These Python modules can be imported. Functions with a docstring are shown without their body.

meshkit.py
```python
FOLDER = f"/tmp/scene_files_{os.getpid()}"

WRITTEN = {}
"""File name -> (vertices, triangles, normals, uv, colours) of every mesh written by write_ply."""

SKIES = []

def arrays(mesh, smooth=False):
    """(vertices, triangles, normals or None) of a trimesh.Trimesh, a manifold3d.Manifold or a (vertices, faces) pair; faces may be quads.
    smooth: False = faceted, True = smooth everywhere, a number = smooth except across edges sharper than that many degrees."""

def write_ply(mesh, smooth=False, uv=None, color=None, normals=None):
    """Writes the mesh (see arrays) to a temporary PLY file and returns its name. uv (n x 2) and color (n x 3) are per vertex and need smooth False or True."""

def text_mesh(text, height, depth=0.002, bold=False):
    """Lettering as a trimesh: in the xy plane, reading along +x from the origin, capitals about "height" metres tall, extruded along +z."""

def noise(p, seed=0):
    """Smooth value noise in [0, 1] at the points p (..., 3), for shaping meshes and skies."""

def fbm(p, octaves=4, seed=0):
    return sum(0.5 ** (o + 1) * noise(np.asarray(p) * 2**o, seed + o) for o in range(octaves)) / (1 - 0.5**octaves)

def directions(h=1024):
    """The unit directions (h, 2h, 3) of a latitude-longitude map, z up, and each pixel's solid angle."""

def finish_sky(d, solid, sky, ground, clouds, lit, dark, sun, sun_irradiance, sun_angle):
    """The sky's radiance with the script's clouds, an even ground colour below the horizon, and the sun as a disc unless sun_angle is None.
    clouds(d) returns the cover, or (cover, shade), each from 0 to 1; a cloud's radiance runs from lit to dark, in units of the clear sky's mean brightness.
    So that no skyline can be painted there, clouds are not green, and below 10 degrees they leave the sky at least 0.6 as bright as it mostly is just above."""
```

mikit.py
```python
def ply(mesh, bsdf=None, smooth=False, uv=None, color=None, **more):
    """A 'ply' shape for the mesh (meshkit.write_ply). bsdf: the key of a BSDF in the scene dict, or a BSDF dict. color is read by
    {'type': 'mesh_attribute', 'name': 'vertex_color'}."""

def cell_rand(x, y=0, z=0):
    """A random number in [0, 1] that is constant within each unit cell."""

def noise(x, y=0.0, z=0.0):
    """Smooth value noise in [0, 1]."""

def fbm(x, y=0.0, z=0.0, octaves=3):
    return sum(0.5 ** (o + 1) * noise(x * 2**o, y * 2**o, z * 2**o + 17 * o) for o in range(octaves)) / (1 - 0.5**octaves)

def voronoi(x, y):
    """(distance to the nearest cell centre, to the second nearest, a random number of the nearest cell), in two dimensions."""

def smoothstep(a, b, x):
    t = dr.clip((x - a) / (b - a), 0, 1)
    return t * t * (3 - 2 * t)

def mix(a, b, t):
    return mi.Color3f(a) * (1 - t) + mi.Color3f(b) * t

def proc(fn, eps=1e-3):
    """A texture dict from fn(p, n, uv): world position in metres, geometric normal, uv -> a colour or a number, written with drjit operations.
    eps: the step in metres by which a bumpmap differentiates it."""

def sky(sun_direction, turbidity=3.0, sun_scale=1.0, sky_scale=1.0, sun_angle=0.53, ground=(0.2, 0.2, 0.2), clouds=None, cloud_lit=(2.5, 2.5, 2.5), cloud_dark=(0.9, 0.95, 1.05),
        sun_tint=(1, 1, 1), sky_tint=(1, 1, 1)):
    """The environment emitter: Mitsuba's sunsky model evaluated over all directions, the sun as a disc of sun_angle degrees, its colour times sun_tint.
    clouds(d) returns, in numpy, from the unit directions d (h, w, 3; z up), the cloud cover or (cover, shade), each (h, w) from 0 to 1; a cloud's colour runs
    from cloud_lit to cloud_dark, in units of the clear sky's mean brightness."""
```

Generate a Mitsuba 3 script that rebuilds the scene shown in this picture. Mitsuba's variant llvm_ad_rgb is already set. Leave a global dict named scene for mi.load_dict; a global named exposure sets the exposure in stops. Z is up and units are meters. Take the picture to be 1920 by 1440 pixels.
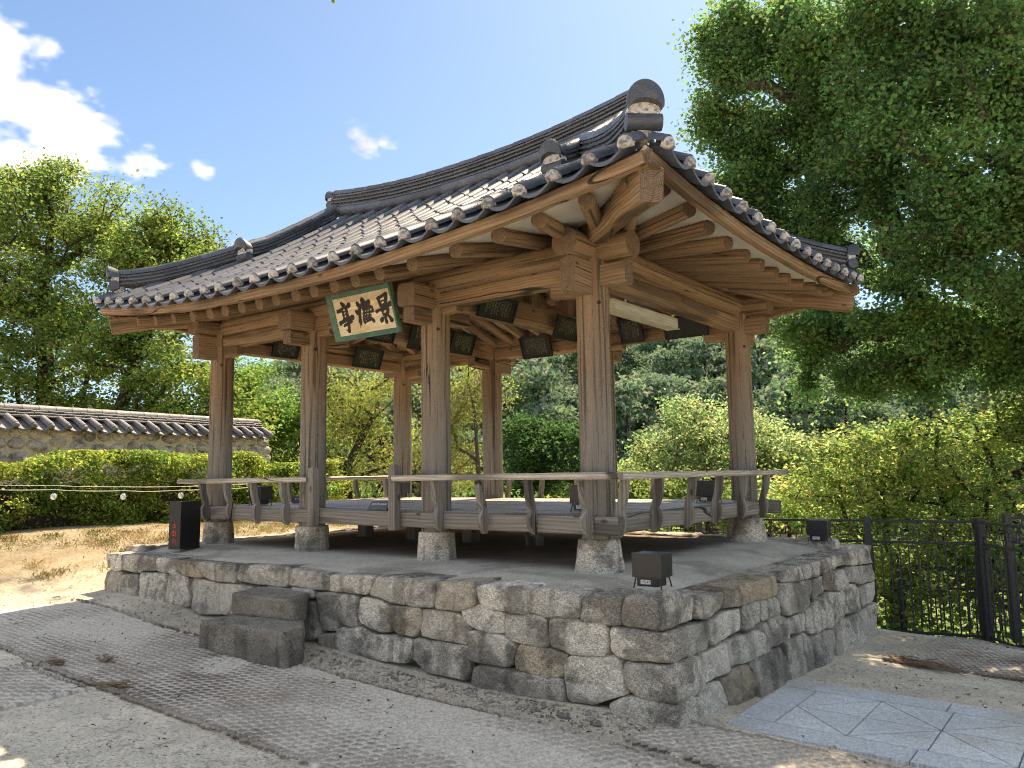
import math, numpy as np, trimesh, manifold3d, mitsuba as mi, drjit as dr, mikit
from meshkit import noise as nz, fbm as fb, text_mesh
from shapely.geometry import Polygon, LineString, Point, MultiPolygon
from shapely.ops import unary_union
from mikit import proc, noise, fbm, voronoi, smoothstep, mix, cell_rand
A_ = np.array
T = mi.ScalarTransform4f
rng = np.random.default_rng(7)
scene, labels = {}, {}
# ---------------- camera, sky, exposure ----------------
CAM = A_([3.7252, -6.0660, 0.87]); FWD = A_([-0.60573, 0.78794, 0.11067]); UPV = A_([0.07979, -0.07823, 0.99374])
scene['camera'] = {'type': 'perspective', 'fov': 65.61, 'fov_axis': 'x', 'near_clip': 0.05, 'far_clip': 2000.0,
                   'to_world': T().look_at(origin=CAM.tolist(), target=(CAM + FWD).tolist(), up=UPV.tolist())}
exposure = 3.35
EL = math.radians(53.0)
SUN = A_([-0.22 * math.cos(EL), 0.975 * math.cos(EL), math.sin(EL)])
def azel(v):   # view bearing helpers for the cloud field (compass angle about +y, elevation)
    return math.atan2(v[0], v[1]), math.asin(v[2] / np.linalg.norm(v))
CLOUDS = [(-1.22, 0.372, .095, .070, 1.35), (-1.26, .44, .045, .035, 1.0), (-1.165, .375, .05, .05, 1.05), (-1.19, .335, .08, .04, .9), (-1.095, .350, .050, .026, .95), (-1.042, .354, .018, .013, .75), (-1.12, .325, .06, .022, .75),
          (-0.842, .405, .026, .020, .95), (-0.810, .408, .026, .017, .95), (-0.755, .419, .012, .006, .6), (-0.985, .268, .05, .014, .75), (-1.175, .487, .02, .007, .42), (-1.38, .37, .12, .09, 1.2)]
def clouds(d):
    az = np.arctan2(d[..., 0], d[..., 1]); el = np.arcsin(np.clip(d[..., 2], -1, 1))
    n1 = fb(d * A_([22, 22, 34.]), 7, seed=3); n2 = fb(d * 4.0 + 5, 5, seed=9)
    g = 0
    for a, e, ra, re, s in CLOUDS:
        g = np.maximum(g, s * np.exp(-((az - a) / ra) ** 2 - ((el - e) / re) ** 2))
    n3 = fb(d * A_([70, 70, 110.]), 5, seed=13); nn = .68 * n1 + .32 * n3
    cov = np.clip(((nn - .5) * 2.1 + .66 * np.minimum(g, 1.05) - .34) / .34, 0, 1) ** 1.2 * np.clip((g - .08) / .2, 0, 1)
    far = np.clip((n2 + (n1 - .5) * .6 - .49) / .14, 0, 1)  # clouds added out of view to brighten the fill in the shade
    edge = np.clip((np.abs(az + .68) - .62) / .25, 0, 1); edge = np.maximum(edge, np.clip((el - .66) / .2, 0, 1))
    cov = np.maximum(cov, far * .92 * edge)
    shade = np.clip((fb(d * 16 + 2, 6, seed=5) - .42) * 3.0, 0, .9)
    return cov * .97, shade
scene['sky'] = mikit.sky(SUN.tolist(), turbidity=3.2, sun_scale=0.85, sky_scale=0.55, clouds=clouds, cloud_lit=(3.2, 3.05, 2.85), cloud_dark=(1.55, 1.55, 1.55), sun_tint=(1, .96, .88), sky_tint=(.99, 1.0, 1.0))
labels['sky'] = {'kind': 'structure'}
# ---------------- materials ----------------
def mat(name, col, rough=.6, spec=.4, bump=None, bs=1.0, **kw):
    b = {'type': 'principled', 'base_color': proc(col) if callable(col) else {'type': 'rgb', 'value': list(col)}, 'specular': spec, **kw}
    b['roughness'] = proc(rough) if callable(rough) else rough
    if bump: b = {'type': 'bumpmap', 'arbitrary': proc(bump, eps=.002), 'scale': bs, 'bsdf': b}
    scene[name] = {'type': 'twosided', 'bsdf': b}
def C(*a): return mi.Color3f(*a)
def wood_parts(p, uv):
    u, v = uv.x, uv.y
    w = v + .034 * fbm(u * 1.1, v * 4, 3) + .012 * noise(u * 4, v * 9)
    g = fbm(u * 2.0, w * 85, 1, octaves=3); f = noise(u * 6, w * 310, 2)
    ring = .5 + .5 * dr.sin(w * 190 + 11 * noise(u * .8, v * 5, 5))
    return u, v, w, g, f, ring
def wood_col(p, n, uv):
    u, v, w, g, f, ring = wood_parts(p, uv)
    cap = u > 90
    grey = C(.255, .228, .188); brown = C(.272, .186, .112); red = C(.195, .118, .07)
    k = smoothstep(1.1, 2.35, p.z + .9 * (fbm(p.x * 1.2, p.y * 1.2, p.z * .8) - .5))
    base = mix(grey, mix(brown, red, .55 * smoothstep(.5, .75, fbm(u * .8, v * 3 + 9, 4))), k)
    base = base * (.72 + .46 * g) * (.82 + .32 * ring) * (.84 + .30 * f)
    a, b2, r = voronoi(u * 1.7 + 3, v * 3.6)
    knot = (1 - smoothstep(.03, .085, a)) * smoothstep(.45, .48, r)
    base = mix(base, C(.07, .045, .03), knot * .85)
    ck = dr.abs(noise(u * .5 + 11, w * 11, 7) - .5)
    base = base * (1 - .85 * (1 - smoothstep(.006, .020, ck)) * smoothstep(.28, .42, noise(u * .4, v * 2, 8)))
    stain = smoothstep(.52, .75, fbm(u * .9 + 4, v * 6, 6))
    base = base * (1 - .60 * stain) * (.82 + .36 * fbm(u * .6 + 2, v * 2.5, 12))
    # end grain
    x, y = u - 100, v - 100
    rr = dr.sqrt(x * x + y * y); an = dr.atan2(y, x)
    e = mix(C(.225, .158, .105), C(.17, .148, .12), 1 - k) * (.72 + .3 * dr.sin(rr * 420 + 3 * noise(x * 30, y * 30))) * (.75 + .5 * noise(x * 90, y * 90))
    rad = dr.abs(dr.sin(an * 2.5 + 2 * noise(rr * 20, 1.0)))
    e = e * (1 - .75 * (1 - smoothstep(.03, .10, rad)) * smoothstep(.0, .02, rr))
    return dr.select(cap, e, base)
def wood_bump(p, n, uv):
    u, v, w, g, f, ring = wood_parts(p, uv)
    ck = dr.abs(noise(u * .5 + 11, w * 11, 7) - .5)
    return .0040 * g + .0008 * ring + .0007 * f - .004 * (1 - smoothstep(.004, .014, ck))
mat('wood', wood_col, .74, .3, wood_bump)
mat('floor_wood', lambda p, n, uv: wood_col(p, n, uv) * C(2.0, 1.97, 1.9), .5, .45, wood_bump)
def granite_col(p, n, uv):
    big = fbm(p.x * 3.1, p.y * 3.1, p.z * 3.1, octaves=3); mid = fbm(p.x * 17, p.y * 17, p.z * 17, octaves=3)
    sp = noise(p.x * 150, p.y * 150, p.z * 150); s2 = noise(p.x * 70 + 9, p.y * 70, p.z * 70)
    base = mix(C(.50, .45, .36), C(.38, .31, .21), smoothstep(.45, .95, uv.y)) * uv.x
    base = base * (.68 + .62 * mid)
    dark = smoothstep(.44, .66, big + .5 * (mid - .5))
    base = mix(base, C(.115, .10, .08), dark * .74)
    warm = smoothstep(.56, .76, fbm(p.x * 5 + 7, p.y * 5, p.z * 5))
    base = mix(base, C(.31, .20, .10), warm * .35 * uv.y)
    base = base * (.58 + .84 * smoothstep(.15, .85, sp)) * (.72 + .56 * s2)
    streak = smoothstep(.55, .8, noise(p.x * 16, p.y * 16, p.z * 1.5))
    return base * (1 - .35 * streak)
def granite_bump(p, n, uv):
    return .030 * fbm(p.x * 13, p.y * 13, p.z * 13, octaves=4) + .005 * noise(p.x * 100, p.y * 100, p.z * 100)
mat('granite', granite_col, .85, .25, granite_bump)
def tile_col(p, n, uv):
    li = smoothstep(.58, .8, fbm(p.x * 9, p.y * 9, p.z * 9))
    return mix(C(.062, .072, .092) * (.7 + .7 * uv.x), C(.15, .15, .145), .3 * li) * (.85 + .3 * noise(p.x * 60, p.y * 60, p.z * 60))
mat('roof_tile_clay', tile_col, .5, .55)
def wtile_col(p, n, uv):
    return C(.17, .165, .165) * (.7 + .5 * uv.x) * (.8 + .4 * fbm(p.x * 14, p.y * 14, p.z * 14))
mat('wall_tile_clay', wtile_col, .6, .4)
def plug_col(p, n, uv):
    m = fbm(p.x * 38, p.y * 38, p.z * 38, octaves=4)
    return mix(C(.46, .45, .43) * (.75 + .4 * uv.x), C(.12, .115, .11), smoothstep(.40, .68, m - .12 * (uv.x - .5)) * .85)
mat('lime_plug', plug_col, .9, .2)
def plaster_col(p, n, uv):
    return C(.58, .55, .475) * (.82 + .3 * fbm(p.x * 4, p.y * 4, p.z * 4))
mat('soffit_plaster', plaster_col, .9, .2)
def soil_col(p, n, uv):
    a = fbm(p.x * .55, p.y * .55, 1); b = fbm(p.x * 5, p.y * 5, 2, octaves=4); s = noise(p.x * 70, p.y * 70, 3); s2 = noise(p.x * 160, p.y * 160, 5)
    base = mix(C(.55, .49, .375), C(.45, .40, .30), smoothstep(.35, .7, a))
    tan = smoothstep(6.3, 8.2, -p.x + 1.2 * (b - .5)) * smoothstep(-3, -1, p.y + a)
    base = mix(base, mix(C(.30, .24, .155), C(.22, .18, .105), smoothstep(.4, .6, b)), tan)
    base = mix(base, C(.10, .13, .04), smoothstep(5.0, 6.2, p.y + .5 * (a - .5)) * .9 * smoothstep(-9, -7, p.x) )
    base = base * (.76 + .45 * b) * (.82 + .36 * s) * (.88 + .24 * s2)
    crumb = smoothstep(.78, .88, noise(p.x * 24, p.y * 24, 8)); base = mix(base, C(.16, .12, .085), crumb * .4)
    gr = smoothstep(.60, .80, noise(p.x * 95, p.y * 95, 4)) * smoothstep(.4, .62, fbm(p.x * .9 + 4, p.y * .9, 6))
    lit = smoothstep(.82, .88, noise(p.x * 33 + 5, p.y * 90, 2))
    return mix(mix(base, C(.22, .20, .17), gr * .5), C(.12, .085, .05), lit * .55)
def soil_bump(p, n, uv):
    return .012 * fbm(p.x * 6, p.y * 6, octaves=4) + .0045 * noise(p.x * 55, p.y * 55, 2)
mat('soil', soil_col, .95, .15, soil_bump)
def topsoil_col(p, n, uv):
    b = fbm(p.x * 4, p.y * 4, 2, octaves=4); s = noise(p.x * 120, p.y * 120)
    a = fbm(p.x * 1.1, p.y * 1.1, 4)
    base = mix(C(.46, .425, .34), C(.38, .355, .28), smoothstep(.4, .65, a)) * (.82 + .34 * b) * (.9 + .2 * s)
    base = base * (1 - .30 * smoothstep(.52, .7, fbm(p.x * 2.2 + 3, p.y * 2.2, 9, octaves=4))); peb = smoothstep(.80, .86, noise(p.x * 40, p.y * 40, 6)); base = mix(base, C(.5, .47, .40), peb * .5) * (.86 + .28 * noise(p.x * 55, p.y * 55, 2))
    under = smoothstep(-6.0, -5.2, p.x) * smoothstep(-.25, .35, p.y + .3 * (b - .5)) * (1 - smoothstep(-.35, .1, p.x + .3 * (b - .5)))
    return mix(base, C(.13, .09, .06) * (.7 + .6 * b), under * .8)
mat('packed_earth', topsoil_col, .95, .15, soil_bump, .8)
def coir_col(p, n, uv):
    h = smoothstep(.25, .75, uv.x); s = noise(p.x * 90, p.y * 90, 1)
    br = mix(C(.25, .20, .15), C(.165, .13, .10), smoothstep(.35, .7, fbm(p.x * 1.5, p.y * 1.5)))
    sand = C(.55, .495, .40)
    d = smoothstep(.3, .62, fbm(p.x * .8, p.y * 1.1 + 3) + .12 * uv.y)
    return mix(sand, br, h * (.55 + .45 * (1 - d))) * (.72 + .56 * s)
mat('coir', coir_col, .95, .1)
mat('coir_fibre', (.24, .175, .11), .95, .1)
def pave_col(p, n, uv):
    s = noise(p.x * 170, p.y * 170, 1); s2 = noise(p.x * 60, p.y * 60, 2); b = fbm(p.x * 2, p.y * 2)
    dirt = smoothstep(.52, .72, fbm(p.x * 1.6 + 2, p.y * 1.6, 7, octaves=4))
    return mix(mix(C(.46, .475, .47), C(.56, .57, .55), uv.x), C(.42, .38, .29), dirt * .6) * (.7 + .6 * s) * (.85 + .3 * s2) * (.82 + .35 * b)
mat('paving_granite', pave_col, .75, .35)
mat('black_metal', (.012, .012, .013), .38, .5)
mat('iron_paint', lambda p, n, uv: C(.026, .027, .03) * (.7 + .6 * noise(p.x * 40, p.y * 40, p.z * 40)), .5, .5)
mat('label_white', (.62, .60, .56), .6)
mat('red_paint', (.55, .035, .03), .5)
mat('grey_sign', (.10, .12, .14), .45)
mat('green_paint', lambda p, n, uv: C(.085, .17, .13) * (.65 + .7 * fbm(p.x * 22, p.y * 60, p.z * 22)), .55, .4)
def board_col(p, n, uv):
    s = fbm(p.x * 7, p.z * 16, 1, octaves=4)
    return mix(C(.72, .63, .46), C(.58, .47, .31), smoothstep(.4, .7, s)) * (.85 + .25 * noise(p.x * 9, p.z * 120))
mat('board_cream', board_col, .7)
mat('ink', (.018, .016, .015), .6)
def plaque_col(p, n, uv):
    # dark lacquer with columns of small pale brush marks; uv in units of the plaque, (0..1), u > 2 outside the text
    pid = dr.floor(uv.x * .5); ux = uv.x - 2 * pid; c = ux * 13 + 40 * pid; r = uv.y * 16
    fx, fy = c - dr.floor(c), r - dr.floor(r)
    q = noise(c * 6.1, r * 5.3, 3) + .25 * (noise(c * 13, r * 11, 9) - .5)
    inside = (ux > .16) & (ux < .86) & (uv.y > .16) & (uv.y < .86)
    rowlen = cell_rand(dr.floor(c), 3.0, 1.0) * .35 + .1
    inside &= (uv.y > rowlen)
    ink = dr.select(inside & (fx > .2) & (fx < .85) & (fy > .12) & (fy < .9), smoothstep(.54, .64, q), 0.0)
    return mix(C(.009, .010, .010), C(.42, .38, .30), ink * .5)
mat('plaque_lacquer', plaque_col, .5, .4)
mat('lamp_wood', lambda p, n, uv: C(.45, .42, .33) * (.8 + .35 * noise(p.x * 8, p.y * 5, p.z * 60)), .7)
def bark_col(p, n, uv):
    return C(.085, .065, .05) * (.55 + .9 * fbm(p.x * 14, p.y * 14, p.z * 5))
mat('bark', bark_col, .9, .2)
mat('bark_dark', lambda p, n, uv: C(.04, .033, .028) * (.6 + .8 * fbm(p.x * 12, p.y * 12, p.z * 4)), .9, .2)
def wallplaster_col(p, n, uv):
    return mix(C(.64, .60, .38), C(.52, .48, .31), smoothstep(.35, .65, fbm(p.x * 3, p.y * 3, p.z * 3))) * (.8 + .35 * noise(p.x * 30, p.y * 30, p.z * 30))
mat('wall_mortar', wallplaster_col, .95, .1)
def forest_col(p, n, uv):
    return mix(C(.045, .055, .03), C(.07, .07, .04), fbm(p.x * .3, p.y * .3, p.z * .3))
mat('dark_mortar', (.10, .088, .07), .95, .1)
mat('forest_floor', forest_col, .95, .1)
for nm, tr in (('leaf', 1.25), ('leaf_dense', .7)):
    scene[nm] = {'type': 'principledthin', 'base_color': {'type': 'mesh_attribute', 'name': 'vertex_color'}, 'roughness': .55, 'spec_trans': 0.0, 'diff_trans': tr, 'eta': 1.35}
scene['needles'] = {'type': 'twosided', 'bsdf': {'type': 'diffuse', 'reflectance': {'type': 'mesh_attribute', 'name': 'vertex_color'}}}
scene['bulb_glass'] = {'type': 'principled', 'base_color': {'type': 'rgb', 'value': [.75, .75, .74]}, 'roughness': .15, 'specular': .6}
# ---------------- helpers ----------------
count = {}
def key(parent, name):
    k = (parent + '__' if parent else '') + name
    n = count.get(k, -1) + 1; count[k] = n
    return k if n == 0 else f'{k}_{n:03d}'
def put(parent, name, mesh, bsdf, uv=None, color=None, smooth=None, stuff=False, label=None):
    k = key(parent, name)
    if smooth is None: smooth = True if uv is not None else False
    scene[k] = mikit.ply(mesh, bsdf, smooth=smooth, uv=uv, color=color)
    if stuff: labels[k] = {'kind': 'stuff'}
    if label: labels.setdefault(k, {})['label'] = label
    return k
def thing(name, label, cat, group=None):
    k = key('', name); labels[k] = {'label': label, 'category': cat}
    if group: labels[k]['group'] = group
    return k
def struct(name, mesh, bsdf, **kw):
    k = put('', name, mesh, bsdf, **kw); labels[k] = {'kind': 'structure'}; return k
def join(ms):
    vs, fs, us, n = [], [], [], 0
    for m in ms:
        vs.append(m[0]); fs.append(m[1] + n); n += len(m[0]); us.append(m[2] if len(m) > 2 and m[2] is not None else np.zeros((len(m[0]), 2)))
    return np.vstack(vs), np.vstack(fs), np.vstack(us)
def putm(parent, name, m, bsdf, **kw): return put(parent, name, (m[0], m[1]), bsdf, uv=m[2], **kw)
def unit(v): v = np.asarray(v, float); return v / (np.linalg.norm(v) + 1e-12)
def frame(t, up):
    t = unit(t); s = unit(np.cross(t, up)); return t, s, np.cross(s, t)
def sweep(path, prof, ups=(0, 0, 1), cap=True, closed=True, off=None, capmode=True):
    """Extrude profile pts (a,b) [side, up] along the path; own vertices per edge strip are shared only round the profile; uv = (length, perimeter)."""
    path = np.asarray(path, float); prof = np.asarray(prof, float)
    n, m = len(path), len(prof); r0 = rng.random(2) * 40
    if off is not None: r0 = np.asarray(off)
    tang = np.gradient(path, axis=0) if n > 2 else np.repeat([path[1] - path[0]], 2, 0)
    L = np.concatenate([[0], np.cumsum(np.linalg.norm(np.diff(path, axis=0), axis=1))])
    ring = np.vstack([prof, prof[:1]]) if closed else prof
    per = np.concatenate([[0], np.cumsum(np.linalg.norm(np.diff(ring, axis=0), axis=1))])
    V, U = [], []
    for i in range(n):
        t, s, u = frame(tang[i], ups)
        V.append(path[i] + ring[:, :1] * s + ring[:, 1:] * u); U.append(np.stack([np.full(len(ring), L[i] + r0[0]), per + r0[1]], 1))
    V, U = np.vstack(V), np.vstack(U); k = len(ring); F = []
    for i in range(n - 1):
        for j in range(k - 1):
            a = i * k + j; F += [[a, a + 1, a + k + 1], [a, a + k + 1, a + k]]
    if cap and closed:
        for e in (0, n - 1):
            b = len(V); c0 = prof.mean(0); o = V[e * k:(e + 1) * k - 1]
            V = np.vstack([V, o, o.mean(0)[None]]); U = np.vstack([U, 100 + prof - c0, [[100, 100]]])
            for j in range(m):
                tri = [b + j, b + (j + 1) % m, b + m]
                F.append(tri if e else tri[::-1])
    return V, A_(F), U
def flat(m):
    v, f, u = m; return v[f].reshape(-1, 3), np.arange(3 * len(f)).reshape(-1, 3), u[f].reshape(-1, 2)
def rect_prof(w, h, c=.008):
    x, y = w / 2, h / 2
    return [(-x + c, -y), (x - c, -y), (x, -y + c), (x, y - c), (x - c, y), (-x + c, y), (-x, y - c), (-x, -y + c)]
def beam(p0, p1, w, h, c=.008, up=(0, 0, 1), nseg=1, bow=0):
    t = np.linspace(0, 1, nseg + 1)[:, None]; path = A_(p0) * (1 - t) + A_(p1) * t
    if bow: path[:, 2] += bow * np.sin(t[:, 0] * math.pi)
    return flat(sweep(path, rect_prof(w, h, c), up))
def circ(r, n=14): a = np.arange(n) / n * 2 * math.pi; return np.stack([r * np.cos(a), r * np.sin(a)], 1)
def log(p0, p1, r0, r1=None, n=14, up=None, nseg=3, wob=.0):
    r1 = r0 if r1 is None else r1
    t = np.linspace(0, 1, nseg + 1); path = A_(p0)[None] * (1 - t[:, None]) + A_(p1)[None] * t[:, None]
    if up is None: up = (0, 1, 0) if abs(unit(A_(p1) - A_(p0))[2]) > .9 else (0, 0, 1)
    m = sweep(path, circ(1, n), up); v = m[0]; k = n + 1
    for i in range(nseg + 1):
        rr = r0 + (r1 - r0) * t[i]; s = slice(i * k, (i + 1) * k)
        v[s] = path[i] + (v[s] - path[i]) * rr * (1 + wob * (rng.random() - .5))
    for e, i in ((0, 0), (1, nseg)):
        b = (nseg + 1) * k + e * (n + 1)
        v[b:b + n] = v[i * k:i * k + n]; v[b + n] = path[i]
        m[2][b:b + n] = 100 + circ(r0 if e == 0 else r1, n)
    return m
def box(c, s, R=None, cham=.004):
    c, s = A_(c, float), A_(s, float)
    m = beam([0, 0, -s[2] / 2], [0, 0, s[2] / 2], s[1], s[0], cham, up=(1, 0, 0))
    v = m[0]
    if R is not None: v = v @ A_(R).T
    return v + c, m[1], m[2]
def rotz(a): c, s = math.cos(a), math.sin(a); return A_([[c, -s, 0], [s, c, 0], [0, 0, 1]])
def extrude(poly, d, M, o=(0, 0, 0)):
    """Shapely polygon extruded d along M[2]; M rows = world axes of poly x, y and the normal."""
    out = []
    for g in getattr(poly, 'geoms', [poly]):
        if g.area < 1e-7: continue
        t = trimesh.creation.extrude_polygon(g, d, engine='earcut'); out.append((np.asarray(t.vertices) @ A_(M, float) + A_(o), np.asarray(t.faces), None))
    return join(out)
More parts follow.
